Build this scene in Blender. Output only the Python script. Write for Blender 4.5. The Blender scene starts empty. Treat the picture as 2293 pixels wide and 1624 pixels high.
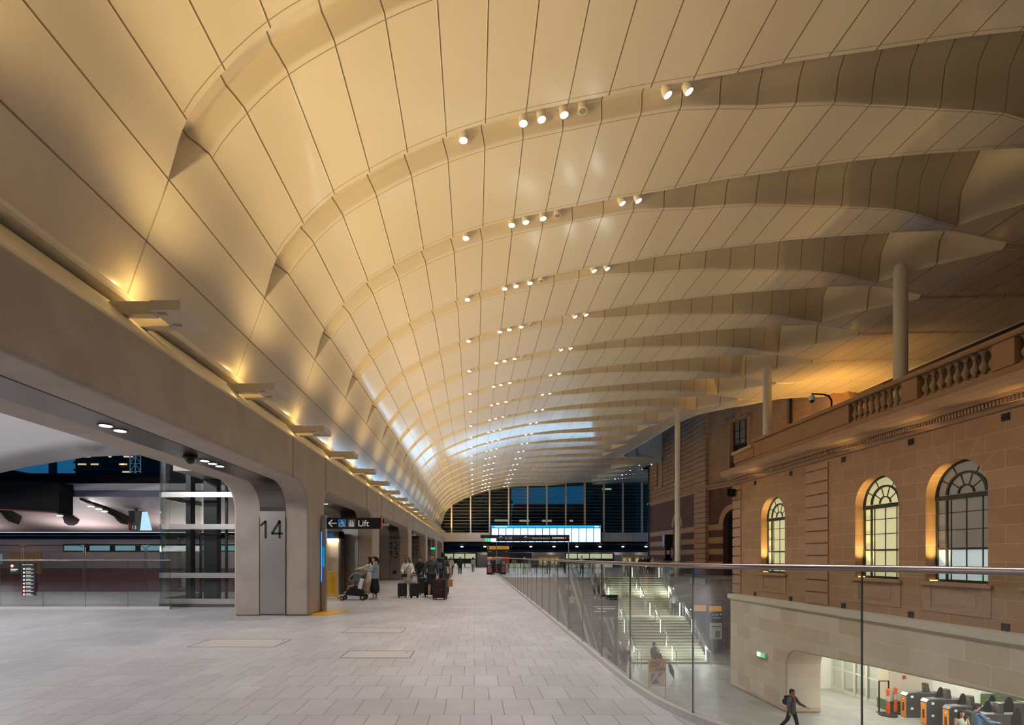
import bpy, bmesh, math, random
from math import sin, cos, pi, radians
from mathutils import Vector, Matrix
random.seed(7)
SC = bpy.context.scene
COL = SC.collection

# ------------------------------------------------------------------ camera
F = 1160.0                     # focal length in pixels of the 2293 x 1624 frame
cam_d = bpy.data.cameras.new('camera'); cam = bpy.data.objects.new('camera', cam_d)
COL.objects.link(cam)
cam.location = (0, 0, 1.65); cam.rotation_euler = (radians(90), 0, 0)
cam_d.sensor_width = 36; cam_d.lens = 36 * F / 2293
cam_d.shift_x = (1146.5 - 1062) / 2293; cam_d.shift_y = (1247 - 812) / 2293
cam_d.clip_end = 600; cam_d.clip_start = 0.05
SC.camera = cam

# ------------------------------------------------------------------ world, exposure
w = bpy.data.worlds.new('dusk'); SC.world = w; w.use_nodes = True
bg = w.node_tree.nodes['Background']
bg.inputs['Color'].default_value = (0.012, 0.105, 0.24, 1); bg.inputs['Strength'].default_value = 0.8
SC.view_settings.view_transform = 'Standard'; SC.view_settings.look = 'None'
SC.view_settings.gamma = 1; SC.view_settings.use_curve_mapping = False
SC.view_settings.exposure = 0.0
SC.cycles.max_bounces = 6; SC.cycles.diffuse_bounces = 4; SC.cycles.glossy_bounces = 3
SC.cycles.transparent_max_bounces = 16; SC.cycles.transmission_bounces = 6
SC.cycles.sample_clamp_indirect = 6; SC.cycles.use_denoising = True
SC.cycles.use_light_tree = True; SC.cycles.use_adaptive_sampling = True; SC.cycles.adaptive_threshold = 0.05; SC.cycles.adaptive_min_samples = 16
SC.cycles.caustics_reflective = False; SC.cycles.caustics_refractive = False

E_UP = 13.5        # warm uplights on the beam brackets
E_DOWN = 84.0      # white ceiling spotlights
E_LOW = 26.0       # lamps over the lower concourse and gates
E_ORANGE = 260.0   # sodium lamps on the old building's roof terrace

def add_light(name, kind, loc, energy, color, parent=None, size=0.3, size_y=None, target=None, spot=None, blend=0.5, spread=None):
    ld = bpy.data.lights.new(name, kind); ld.energy = energy; ld.color = color
    if kind == 'AREA':
        ld.size = size
        if size_y: ld.shape = 'RECTANGLE'; ld.size_y = size_y
        if spread: ld.spread = radians(spread)
    else:
        ld.shadow_soft_size = size
    if kind == 'SPOT':
        ld.spot_size = radians(spot or 90); ld.spot_blend = blend
    o = bpy.data.objects.new(name, ld); COL.objects.link(o)
    if parent is not None: o.parent = parent
    o.location = loc
    if target is not None:
        d = Vector(target) - Vector(loc)
        o.rotation_euler = d.to_track_quat('-Z', 'Y').to_euler()
    return o

# ------------------------------------------------------------------ materials
MATS = {}
def mat(name, color, rough=0.6, metal=0.0, noise=0.0, nscale=6.0, bump=0.0, spec=None, emit=None, estr=0.0, coat=0.0):
    if name in MATS: return MATS[name]
    m = bpy.data.materials.new(name); m.use_nodes = True; nt = m.node_tree
    b = nt.nodes['Principled BSDF']
    b.inputs['Base Color'].default_value = (*color, 1); b.inputs['Roughness'].default_value = rough
    b.inputs['Metallic'].default_value = metal
    if spec is not None: b.inputs['Specular IOR Level'].default_value = spec
    if coat: b.inputs['Coat Weight'].default_value = coat; b.inputs['Coat Roughness'].default_value = 0.15
    if emit is not None:
        b.inputs['Emission Color'].default_value = (*emit, 1); b.inputs['Emission Strength'].default_value = estr
    if noise or bump:
        tc = nt.nodes.new('ShaderNodeTexCoord'); nz = nt.nodes.new('ShaderNodeTexNoise')
        nz.inputs['Scale'].default_value = nscale; nz.inputs['Detail'].default_value = 6
        nt.links.new(tc.outputs['Object'], nz.inputs['Vector'])
        if noise:
            mx = nt.nodes.new('ShaderNodeMix'); mx.data_type = 'RGBA'
            mx.inputs[6].default_value = (*[c * (1 - noise) for c in color], 1)
            mx.inputs[7].default_value = (*[min(1, c * (1 + noise)) for c in color], 1)
            nt.links.new(nz.outputs['Fac'], mx.inputs[0]); nt.links.new(mx.outputs[2], b.inputs['Base Color'])
        if bump:
            bp = nt.nodes.new('ShaderNodeBump'); bp.inputs['Strength'].default_value = bump; bp.inputs['Distance'].default_value = 0.02
            nt.links.new(nz.outputs['Fac'], bp.inputs['Height']); nt.links.new(bp.outputs['Normal'], b.inputs['Normal'])
    MATS[name] = m; return m

def mat_brick(name, c1, c2, cm, bw, rh, mortar, plane='XY', rough=0.7, offset=0.5, noise=0.12, bump=0.4, nscale=1.2, spec=0.4, msmooth=0.1, vary=None):
    """masonry or paving: plane gives the object axes that run along and across the courses"""
    if name in MATS: return MATS[name]
    m = bpy.data.materials.new(name); m.use_nodes = True; nt = m.node_tree; N = nt.nodes; L = nt.links
    b = N['Principled BSDF']; b.inputs['Roughness'].default_value = rough; b.inputs['Specular IOR Level'].default_value = spec
    tc = N.new('ShaderNodeTexCoord'); sp = N.new('ShaderNodeSeparateXYZ'); cb = N.new('ShaderNodeCombineXYZ')
    L.new(tc.outputs['Object'], sp.inputs[0])
    L.new(sp.outputs[plane[0]], cb.inputs['X']); L.new(sp.outputs[plane[1]], cb.inputs['Y'])
    br = N.new('ShaderNodeTexBrick'); br.offset = offset; br.squash = 1.0
    br.inputs['Scale'].default_value = 1; br.inputs['Brick Width'].default_value = bw; br.inputs['Row Height'].default_value = rh
    br.inputs['Mortar Size'].default_value = mortar; br.inputs['Mortar Smooth'].default_value = msmooth
    br.inputs['Color1'].default_value = (*c1, 1); br.inputs['Color2'].default_value = (*c2, 1); br.inputs['Mortar'].default_value = (*cm, 1)
    L.new(cb.outputs[0], br.inputs['Vector'])
    nz = N.new('ShaderNodeTexNoise'); nz.inputs['Scale'].default_value = nscale; nz.inputs['Detail'].default_value = 7
    nz.inputs['Roughness'].default_value = 0.65
    L.new(tc.outputs['Object'], nz.inputs['Vector'])
    mr = N.new('ShaderNodeMapRange'); mr.inputs[1].default_value = 0.3; mr.inputs[2].default_value = 0.7
    mr.inputs[3].default_value = 1 - noise; mr.inputs[4].default_value = 1 + noise
    L.new(nz.outputs['Fac'], mr.inputs[0])
    mx = N.new('ShaderNodeMix'); mx.data_type = 'RGBA'; mx.blend_type = 'MULTIPLY'; mx.inputs[0].default_value = 1
    L.new(br.outputs['Color'], mx.inputs[6]); L.new(mr.outputs[0], mx.inputs[7])
    L.new(mx.outputs[2], b.inputs['Base Color'])
    bp = N.new('ShaderNodeBump'); bp.inputs['Strength'].default_value = bump; bp.inputs['Distance'].default_value = 0.01; bp.invert = True
    L.new(br.outputs['Fac'], bp.inputs['Height']); L.new(bp.outputs['Normal'], b.inputs['Normal'])
    MATS[name] = m; return m

def mat_glass(name, tint=(0.9, 0.95, 0.93), refl=0.09, rough=0.01):
    if name in MATS: return MATS[name]
    m = bpy.data.materials.new(name); m.use_nodes = True; nt = m.node_tree; N = nt.nodes; L = nt.links
    N.remove(N['Principled BSDF']); out = N['Material Output']
    tr = N.new('ShaderNodeBsdfTransparent'); tr.inputs[0].default_value = (*tint, 1)
    gl = N.new('ShaderNodeBsdfGlossy'); gl.inputs['Roughness'].default_value = rough; gl.inputs['Color'].default_value = (0.9, 0.9, 0.9, 1)
    lw = N.new('ShaderNodeFresnel'); lw.inputs['IOR'].default_value = 1.5
    mr = N.new('ShaderNodeMapRange'); mr.inputs[3].default_value = refl * 0.4; mr.inputs[4].default_value = min(1, refl * 6.5)
    L.new(lw.outputs[0], mr.inputs[0])
    mx = N.new('ShaderNodeMixShader'); L.new(mr.outputs[0], mx.inputs[0]); L.new(tr.outputs[0], mx.inputs[1]); L.new(gl.outputs[0], mx.inputs[2])
    L.new(mx.outputs[0], out.inputs[0])
    MATS[name] = m; return m

def emit(name, c, s): return mat(name, c, 0.5, emit=c, estr=s)

# ------------------------------------------------------------------ mesh helpers
class MB:
    def __init__(s): s.v = []; s.f = []; s.mi = []; s.cur = 0
    def add(s, vs, fs):
        o = len(s.v); s.v += [tuple(p) for p in vs]; s.f += [tuple(i + o for i in f) for f in fs]; s.mi += [s.cur] * len(fs); return s
    def box(s, x0, x1, y0, y1, z0, z1):
        return s.add([(x0,y0,z0),(x1,y0,z0),(x1,y1,z0),(x0,y1,z0),(x0,y0,z1),(x1,y0,z1),(x1,y1,z1),(x0,y1,z1)],
                     [(0,3,2,1),(4,5,6,7),(0,1,5,4),(1,2,6,5),(2,3,7,6),(3,0,4,7)])
    def cbox(s, c, d, rz=0.0, rx=0.0, ry=0.0):
        M = Matrix.Rotation(rz, 4, 'Z') @ Matrix.Rotation(ry, 4, 'Y') @ Matrix.Rotation(rx, 4, 'X')
        c = Vector(c); vs = []
        for k in range(8):
            p = Vector(((-1 if k in (0,3,4,7) else 1) * d[0] / 2, (-1 if k in (0,1,4,5) else 1) * d[1] / 2, (-1 if k < 4 else 1) * d[2] / 2))
            vs.append(c + M @ p)
        return s.add(vs, [(0,3,2,1),(4,5,6,7),(0,1,5,4),(1,2,6,5),(2,3,7,6),(3,0,4,7)])
    def beam(s, p0, p1, w, h):                       # rectangular bar between two points
        p0 = Vector(p0); p1 = Vector(p1); t = (p1 - p0).normalized()
        up = Vector((0,0,1)) if abs(t.z) < 0.95 else Vector((0,1,0))
        u = t.cross(up).normalized() * w / 2; v = u.cross(t).normalized() * h / 2
        vs = [p0-u-v,p0+u-v,p0+u+v,p0-u+v,p1-u-v,p1+u-v,p1+u+v,p1-u+v]
        return s.add(vs, [(0,1,2,3),(7,6,5,4),(0,4,5,1),(1,5,6,2),(2,6,7,3),(3,7,4,0)])
    def tube(s, pts, r, n=8, caps=True):
        pts = [Vector(p) for p in pts]; N = len(pts); rs = r if isinstance(r, (list, tuple)) else [r] * N
        vs = []; u = None
        for i, p in enumerate(pts):
            t = (pts[min(i+1, N-1)] - pts[max(i-1, 0)]).normalized()
            if u is None:
                a = Vector((0,0,1)) if abs(t.z) < 0.9 else Vector((1,0,0)); u = a.cross(t).normalized()
            u = (u - t * u.dot(t)).normalized(); v = t.cross(u)
            for k in range(n):
                a = 2*pi*k/n; vs.append(p + (u*cos(a) + v*sin(a)) * rs[i])
        fs = [(i*n+k, i*n+(k+1)%n, (i+1)*n+(k+1)%n, (i+1)*n+k) for i in range(N-1) for k in range(n)]
        if caps: fs += [tuple(range(n-1,-1,-1)), tuple(range((N-1)*n, N*n))]
        return s.add(vs, fs)
    def lathe(s, prof, c=(0,0,0), n=16, axis='Z'):
        vs = []; c = Vector(c)
        for r, z in prof:
            for k in range(n):
                a = 2*pi*k/n; q = (r*cos(a), r*sin(a), z)
                if axis == 'Y': q = (q[0], q[2], q[1])
                if axis == 'X': q = (q[2], q[0], q[1])
                vs.append(c + Vector(q))
        N = len(prof)
        fs = [(i*n+k, i*n+(k+1)%n, (i+1)*n+(k+1)%n, (i+1)*n+k) for i in range(N-1) for k in range(n)]
        fs += [tuple(range(n-1,-1,-1)), tuple(range((N-1)*n, N*n))]
        return s.add(vs, fs)
    def prism(s, poly, a, b, axis='X'):              # extrude a 2D outline between a and b along the axis
        def P(p, t): return (t, p[0], p[1]) if axis == 'X' else ((p[0], t, p[1]) if axis == 'Y' else (p[0], p[1], t))
        n = len(poly); vs = [P(p, a) for p in poly] + [P(p, b) for p in poly]
        fs = [tuple(range(n)), tuple(range(2*n-1, n-1, -1))] + [(i, i+n, (i+1)%n+n, (i+1)%n) for i in range(n)]
        return s.add(vs, fs)
    def ell(s, c, r, n=12, m=8):
        vs = []; c = Vector(c)
        for i in range(1, m):
            th = pi*i/m
            for k in range(n):
                a = 2*pi*k/n; vs.append(c + Vector((r[0]*sin(th)*cos(a), r[1]*sin(th)*sin(a), r[2]*cos(th))))
        T = len(vs); vs += [c + Vector((0,0,r[2])), c - Vector((0,0,r[2]))]
        fs = [(i*n+k, (i+1)*n+k, (i+1)*n+(k+1)%n, i*n+(k+1)%n) for i in range(m-2) for k in range(n)]
        fs += [(T, k, (k+1)%n) for k in range(n)] + [(T+1, (m-2)*n+(k+1)%n, (m-2)*n+k) for k in range(n)]
        return s.add(vs, fs)
    def build(s, name, m, parent=None, smooth=None, bevel=0, loc=None, fix=True):
        me = bpy.data.meshes.new(name); me.from_pydata(s.v, [], s.f); me.update()
        ms = m if isinstance(m, (list, tuple)) else [m]
        for q in ms: me.materials.append(q)
        if len(ms) > 1:
            for p, k in zip(me.polygons, s.mi): p.material_index = k
        if fix:
            bm = bmesh.new(); bm.from_mesh(me); bmesh.ops.recalc_face_normals(bm, faces=bm.faces); bm.to_mesh(me); bm.free()
        if smooth is not None:
            me.shade_smooth(); me.set_sharp_from_angle(angle=radians(smooth))
        o = bpy.data.objects.new(name, me); COL.objects.link(o)
        if parent is not None: o.parent = parent
        if loc is not None: o.location = loc
        if bevel:
            b = o.modifiers.new('edge', 'BEVEL'); b.width = bevel; b.segments = 2; b.limit_method = 'ANGLE'; b.angle_limit = radians(40)
        return o

def empty(name, loc=(0,0,0), rz=0.0):
    o = bpy.data.objects.new(name, None); COL.objects.link(o); o.location = loc; o.rotation_euler = (0,0,rz); o.empty_display_size = 0.1
    return o
def tag(o, label=None, cat=None, group=None, kind=None):
    if label: o['label'] = label
    if cat: o['category'] = cat
    if group: o['group'] = group
    if kind: o['kind'] = kind
    return o
def thing(name, label, cat, loc=(0,0,0), rz=0.0, group=None): return tag(empty(name, loc, rz), label, cat, group)
def structure(o): o['kind'] = 'structure'; return o
KIDS = {}
def copy_tree(o, parent=None, kids=None):
    if kids is None:
        kids = {}
        for x in COL.objects:
            if x.parent: kids.setdefault(x.parent.name, []).append(x)
    c = o.copy(); COL.objects.link(c)
    if parent is not None: c.parent = parent
    for ch in kids.get(o.name, []): copy_tree(ch, c, kids)
    return c

_base = {}
def text(body, size, loc, m, parent, rot=(pi/2, 0, 0), align='LEFT', ext=0.002, name='lettering', bold=0.0):
    cu = bpy.data.curves.new('t', 'FONT'); cu.body = body; cu.size = size; cu.extrude = ext; cu.align_x = align; cu.resolution_u = 3
    cu.offset = bold
    to = bpy.data.objects.new('t', cu); COL.objects.link(to)
    me = bpy.data.meshes.new_from_object(to); COL.objects.unlink(to); bpy.data.objects.remove(to)
    me.materials.clear(); me.materials.append(m)
    o = bpy.data.objects.new(name, me); COL.objects.link(o); o.parent = parent; o.location = loc; o.rotation_euler = rot
    return o

# common materials
M_CONC = mat('concrete', (0.40, 0.335, 0.275), 0.72, noise=0.24, nscale=1.6, bump=0.2)
M_STEEL = mat('brushed_steel', (0.52, 0.49, 0.46), 0.30, 0.85)
M_RAIL = mat('rail_steel', (0.30,0.25,0.24), 0.28, 0.95)
M_DSTEEL = mat('dark_steel', (0.19, 0.16, 0.145), 0.3, 1.0)
M_BLACK = mat('black_paint', (0.012, 0.012, 0.014), 0.4)
M_BLACKM = mat('matt_black', (0.014, 0.013, 0.013), 0.9, spec=0.08)
M_WHITE = mat('white_paint', (0.8, 0.77, 0.72), 0.35)
M_TRIM = mat('cream_trim', (0.72, 0.66, 0.56), 0.4)
M_LAMP = emit('lamp_glow', (1.0, 0.95, 0.86), 14)
M_GLASS = mat_glass('clear_glass', (0.90, 0.93, 0.91), 0.045)
M_SIGNW = mat('sign_white', (0.75, 0.75, 0.74), 0.5, emit=(0.8, 0.8, 0.8), estr=0.35)
M_SIGNK = mat('sign_black', (0.015, 0.014, 0.016), 0.35)
M_YEL = mat('yellow_paint', (0.80, 0.42, 0.01), 0.45)
M_ORG = mat('orange_board', (0.75, 0.32, 0.03), 0.5)
# ================================================================== THE SETTING
# ---- roof: long vault on the left running into a flat folded ceiling on the right, in 3.6 m bays
PROF = [(-5.27,5.62),(-4.98,6.44),(-4.64,7.37),(-4.36,8.27),(-3.78,9.02),(-3.09,9.66),(-2.31,10.14),(-1.48,10.58),(-0.62,10.94),
        (0.24,11.23),(1.14,11.47),(2.07,11.67),(2.97,11.85),(3.9,12.03),(4.83,12.18),(5.81,12.35),(6.81,12.55),(7.83,12.70),(8.87,12.85),
        (9.94,13.01),(11.0,13.16),(12.05,13.27),(13.05,13.36),(14.05,13.43),(15.1,13.5),(16.1,13.54),(17.1,13.55),(18.2,13.3),(19.4,13.0),
        (20.6,12.97),(21.8,12.97),(23.0,12.98),(24.2,12.98),(25.2,12.94),(26.0,12.88),(27.5,12.85)]
GAP = [.03,.03,.03]+[.67]*12+[.83,1.07,1.17,1.3,1.53,1.75,1.95,2.1,2.27,2.6,3.0,3.3,1.75,.34]+[.24]*4+[.03]*3
DZ = [(-6,0),(-4,-.1),(-.6,-.25),(2,-.12),(5,-.12),(8.9,-.55),(11,-.8),(14,-.97),(17,-1.0),(19.4,-.45),(22,-.2),(30,-.1)]
E0 = 11.45
def lerp_tab(tab, x):
    for (a, va), (b, vb) in zip(tab, tab[1:]):
        if x <= b: return va + (vb - va) * max(0, (x - a)) / (b - a)
    return tab[-1][1]
def prof(u):
    i = int(min(max(u, 0), len(PROF) - 1.001)); t = u - i
    P = lambda k: PROF[min(max(k, 0), len(PROF) - 1)]
    p0, p1, p2, p3 = P(i-1), P(i), P(i+1), P(i+2)
    def cr(a, b, c, d): return 0.5 * ((2*b) + (c-a)*t + (2*a-5*b+4*c-d)*t*t + (-a+3*b-3*c+d)*t**3)
    return cr(p0[0], p1[0], p2[0], p3[0]), cr(p0[1], p1[1], p2[1], p3[1])
def u_of_x(x):
    for i in range(len(PROF) - 1):
        if PROF[i+1][0] >= x: return i + (x - PROF[i][0]) / (PROF[i+1][0] - PROF[i][0])
    return len(PROF) - 1
def gap(u):
    i = int(min(u, len(GAP) - 1.001)); t = u - i; return GAP[i] * (1-t) + GAP[i+1] * t
def roof_pt(u, y, h=0.0):
    x, z = prof(u); x2, z2 = prof(min(u + .05, len(PROF) - 1.001)); x1, z1 = prof(max(u - .05, 0))
    tx, tz = x2 - x1, z2 - z1; l = math.hypot(tx, tz) or 1; nx, nz = -tz / l, tx / l
    if x > 6: nx, nz = 0, 1
    t = (max(0, y - 15) / 62) ** 0.6 if y > 15 else 0
    return (x + nx * h, y, z + nz * h + lerp_tab(DZ, x) * t)
EDGE = [(35.6,27.4),(36.1,26.0),(36.6,21.5),(38.4,19.2),(41.0,17.7),(44.0,17.05),(50.0,16.7),(56.0,16.3),(58.0,16.1),(58.6,21.0),(66.0,21.1),(67.0,27.4)]
def xmax(y):
    return lerp_tab(EDGE, y) if 35.6 < y < 67 else 26.0 if y <= 35.6 else 27.4

def roof_material():
    m = bpy.data.materials.new('ceiling_panels'); m.use_nodes = True; nt = m.node_tree; N = nt.nodes; L = nt.links
    b = N['Principled BSDF']; b.inputs['Roughness'].default_value = 0.34; b.inputs['Specular IOR Level'].default_value = 0.5
    b.inputs['Coat Weight'].default_value = 0.8; b.inputs['Coat Roughness'].default_value = 0.13
    uv = N.new('ShaderNodeUVMap'); uv.uv_map = 'joints'; sp = N.new('ShaderNodeSeparateXYZ'); L.new(uv.outputs[0], sp.inputs[0])
    pp = N.new('ShaderNodeMath'); pp.operation = 'PINGPONG'; pp.inputs[1].default_value = 0.5; L.new(sp.outputs['X'], pp.inputs[0])
    mr = N.new('ShaderNodeMapRange'); mr.inputs[1].default_value = 0.008; mr.inputs[2].default_value = 0.02; L.new(pp.outputs[0], mr.inputs[0])
    nz = N.new('ShaderNodeTexNoise'); nz.inputs['Scale'].default_value = 0.35; tc = N.new('ShaderNodeTexCoord'); L.new(tc.outputs['Object'], nz.inputs['Vector'])
    mx0 = N.new('ShaderNodeMix'); mx0.data_type = 'RGBA'; L.new(nz.outputs['Fac'], mx0.inputs[0])
    mx0.inputs[6].default_value = (0.68, 0.60, 0.485, 1); mx0.inputs[7].default_value = (0.73, 0.655, 0.545, 1)
    mx = N.new('ShaderNodeMix'); mx.data_type = 'RGBA'; L.new(mr.outputs[0], mx.inputs[0])
    mx.inputs[6].default_value = (0.25, 0.18, 0.115, 1); L.new(mx0.outputs[2], mx.inputs[7]); L.new(mx.outputs[2], b.inputs['Base Color'])
    # fine perforation lines running across the panels, and the sunk joints
    wv = N.new('ShaderNodeTexWave'); wv.wave_type = 'BANDS'; wv.bands_direction = 'Y'; wv.inputs['Scale'].default_value = 14; L.new(tc.outputs['Object'], wv.inputs['Vector'])
    b1 = N.new('ShaderNodeBump'); b1.inputs['Strength'].default_value = 0.10; b1.inputs['Distance'].default_value = 0.01; L.new(wv.outputs['Fac'], b1.inputs['Height'])
    b2 = N.new('ShaderNodeBump'); b2.inputs['Strength'].default_value = 0.6; b2.inputs['Distance'].default_value = 0.02
    L.new(mr.outputs[0], b2.inputs['Height']); L.new(b1.outputs[0], b2.inputs['Normal']); L.new(b2.outputs[0], b.inputs['Normal'])
    return m
M_ROOF = roof_material()

def build_roof():
    us = []
    for i in range(len(PROF) - 1):
        n = 3 if i < 12 else 2
        us += [i + k / n for k in range(n)]
    us.append(len(PROF) - 1 - 1e-3)
    rows = []
    for k in range(-8, 19):
        yE = E0 + 3.6 * k
        for kind in range(13): rows.append((yE, kind))
    verts = []; uvs = []
    last = E0 + 3.6 * 18
    for yE, kind in rows:
        ys_mid = yE + 2
        for u in us:
            g = gap(u)
            if yE > 33: g = .03 + (g - .03) * min(1, max(0, (xmax(yE + .6) - 1.7 - prof(u)[0]) / .6)) if xmax(yE + .6) < 25 else g
            h = max(.03, .28 + 1.3 * (g - .67)) if g > .3 else max(.03, g * .4)
            h = min(h, 2.2)
            if g < .67: h = .22 if u > 20 and g > .05 else max(.03, .28*g/.67); k = min(1, g / .67)
            s, hh = [(0,0), (.012*k, .92*h), (max(.02*k, g-.38*h-.16*k), h), (g-.20*k, .50*h), (g-.10*k, .26*h), (g-.05*k, .10*h), (g-.012*k, .02*h), (g+.035*k, 0), (g+.12*k, 0), (g+.12*k+.018, 0), (g + (3.6-g)*.55, 0), (max(3.486, g+.2), 0), (max(3.502, g+.216), 0)][kind]
            y = yE + s
            xm = xmax(y); um = u_of_x(xm); uu = min(u, um)
            if uu < u: hh = hh * 0.0
            verts.append(roof_pt(uu, y, hh)); uvs.append((uu, y))
    # closing row at the far glazing
    for u in us: verts.append(roof_pt(min(u, u_of_x(xmax(78.2))), 78.2, 0)); uvs.append((u, 78.2))
    n = len(us); R = len(verts) // n; faces = []; mi = []
    for r in range(R - 1):
        for c in range(n - 1):
            a = r*n+c; q = (a, a+1, a+1+n, a+n)
            p = [Vector(verts[i]) for i in q]
            if (p[0]-p[1]).length < 1e-4 and (p[2]-p[3]).length < 1e-4: continue
            faces.append(q); mi.append(1 if (r % 13) in (8, 11) and c >= 9 else 0)
    me = bpy.data.meshes.new('ceiling'); me.from_pydata(verts, [], faces)
    ul = me.uv_layers.new(name='joints')
    for lp in me.loops: ul.data[lp.index].uv = uvs[lp.vertex_index]
    me.materials.append(M_ROOF); me.materials.append(mat('panel_gap', (0.30,0.215,0.14), .6))
    for p, k in zip(me.polygons, mi): p.material_index = k
    me.shade_smooth(); me.set_sharp_from_angle(angle=radians(38))
    o = bpy.data.objects.new('ceiling', me); COL.objects.link(o); structure(o)
    # edge lip of the canopy beside the old building
    pts = [(26.02, y) for y in (-16, 0, 10, 20, 30, 35.6)] + [(x, y) for y, x in EDGE[1:10]]
    path = []
    for (xa, ya), (xb, yb) in zip(pts, pts[1:]):
        for q in range(6):
            x, y = xa + (xb-xa)*q/6, ya + (yb-ya)*q/6
            path.append(Vector(roof_pt(u_of_x(x), y)))
    t = MB()
    for a, b in zip(path, path[1:]):
        if (b-a).length > 1e-3: t.beam(a + Vector((0,0,.10)), b + Vector((0,0,.10)), .10, .26)
    structure(t.build('trim_1', M_TRIM))
build_roof()
structure(MB().box(16.0, 21.4, 58.75, 58.85, 12.3, 16).build('trim_9', M_TRIM))
# weathered outer roof skin: closes the canopy above
o = MB().box(-5.7, 26, -18, 35, 15.9, 16.05).box(-5.6, 16, 35, 78, 15.9, 16.05).build('trim_2', M_TRIM); structure(o)

# cornice between the beam and the vault
tr = MB()
tr.prism([(-4.70,4.72),(-4.72,4.80),(-5.33,5.36),(-5.36,5.42),(-5.46,5.42),(-5.46,4.72)], -18, 78, 'Y')
structure(tr.build('trim_3', M_TRIM))
tr = MB().prism([(-5.46,5.3),(-5.62,5.3),(-5.62,5.80),(-5.52,5.80),(-5.50,5.46)], -18, 78, 'Y')  # darker strip stands in for the shade in the groove under the vault
structure(tr.build('trim_4', mat('recess_shade_trim', (0.30,0.26,0.21), 0.6)))
tr = MB().prism([(-5.52,5.53),(-5.27,5.53),(-5.245,5.57),(-5.25,5.635),(-5.52,5.72)], -18, 78, 'Y')
structure(tr.build('trim_5', M_TRIM))

# ---- concrete colonnade on the left: one wall of piers and beam with rounded openings
PIERS = [(14.45,15.95),(23.5,25.2),(36.5,38.3),(49.5,51.3),(62.5,64.3),(75.5,78.0)]
HZ = 3.67
def fillet_up(y0, y1, r=.75):          # opening outline from the far foot up and over to the near foot
    pts = [(y1, 0)]
    for k in range(11):
        a = pi/2*k/10; pts.append((y1 - r*1.25*(1-cos(a)), HZ - r + r*sin(a)))
    for k in range(11):
        a = pi/2*k/10; pts.append((y0 + r*.6*(1-sin(a)), HZ - r + r*cos(a)))
    pts.append((y0, 0)); return pts
def colonnade():
    # outline: top edge, then back towards the camera along the bottom with the openings cut out
    P = [(-18, 4.72), (78, 4.72), (78, 0), (75.5, 0)]
    prev = 75.5; ends = [(p[0], p[1]) for p in PIERS][::-1]
    for i in range(len(ends)):
        near_edge = ends[i][0]                                 # far foot of the opening in front of this pier
        nxt = ends[i+1][1] if i + 1 < len(ends) else -18.0
        if i > 0: P.append((near_edge, 0))
        if i + 1 < len(ends): P += fillet_up(nxt, near_edge)[1:-1]
        else:
            P += fillet_up(-17, near_edge)[1:12] + [(-18, HZ)]
            break
        P.append((nxt, 0))
    out = []
    for p in P:
        if not out or math.hypot(p[0]-out[-1][0], p[1]-out[-1][1]) > 1e-4: out.append(p)
    m = MB().prism(out, -6.7, -4.62, 'X')
    # construction joints stand proud by the depth of a saw cut: thin dark inlays on the beam face
    o = m.build('wall_left', M_CONC, smooth=30, bevel=0.05); structure(o)
    j = MB()
    for y in (13.2, 16.1, 22.3, 25.8, 29.5, 35.6, 39.2, 48.5, 52):
        j.box(-4.632, -4.612, y-.008, y+.008, HZ if not 14 < y < 16 else 0.1, 4.70)
    structure(j.build('trim_6', mat('joint_sealant', (0.10,0.08,0.07), 0.8)))
colonnade()

# ---- paved upper floor
CURVE = [(2.12,41.7),(2.10,30),(2.10,18),(2.08,12),(2.06,8.1),(2.06,6.9),(2.08,6.3),(2.14,5.7),(2.28,5.15),(2.52,4.7),(2.9,4.22),(3.2,3.7),(3.40,3.1),(3.55,2.4),(3.62,1.7),(3.64,1.0),(3.64,.3),(3.64,-16)]
M_FLOOR = mat_brick('stone_paving', (0.425,0.41,0.415), (0.365,0.35,0.352), (0.15,0.115,0.105), 0.316, 0.6, 0.0044, 'XY', rough=0.42, offset=0.45, noise=0.16, bump=0.25, nscale=0.55, spec=0.42, msmooth=0.3)
fl = MB().prism([(-45,-18),(-45,24.4),(-7.4,24.4),(-7.4,80.5),(30,80.5),(30,38.6),(17.35,38.6),(17.35,41.7)] + CURVE, -0.45, 0.0, 'Z')
structure(fl.build('floor', M_FLOOR))
M_FLOOR2 = mat_brick('lower_paving', (0.40,0.385,0.365), (0.345,0.33,0.31), (0.24,0.22,0.20), 0.6, 0.3, 0.004, 'YX', rough=0.5, noise=0.12, bump=0.15, nscale=0.6)
fl2 = MB().box(-2, 34, -16, 41.9, -5.5, -5.2)
structure(fl2.build('floor_lower', M_FLOOR2))
structure(MB().box(-2, 17.35, 41.75, 42.1, -5.2, -0.45).build('wall_back', mat('lower_wall', (0.5,0.47,0.43), 0.5)))
structure(MB().box(-0.2, 0.1, -16, 41.7, -5.2, -0.45).build('wall_under_floor', MATS['lower_wall']))

# inner wall behind the far openings
M_TAUPE = mat('taupe_wall', (0.33,0.285,0.24), 0.5, noise=0.06)
structure(MB().box(-9.3, -9.0, 25.4, 78, 0, 4.7).box(-9.0,-6.7, 26.0, 26.2, 0, 4.7).build('wall_inner', M_TAUPE))
structure(MB().box(-45, 34, -18.4, -18.1, -5.2, 15.9).build('wall_added_behind', MATS['taupe_wall']))  # unseen wall, added to keep blue sky light out
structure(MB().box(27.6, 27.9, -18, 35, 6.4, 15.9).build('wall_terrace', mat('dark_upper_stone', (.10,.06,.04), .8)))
structure(MB().box(-45, -44.7, -18, 24, 0, 9).build('wall_added_left', MATS['taupe_wall']))  # unseen end wall, added to close off sky light from the left
structure(MB().box(-9.3, -6.7, 16, 78, 4.3, 4.5).build('ceiling_inner', MATS['taupe_wall']))

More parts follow.
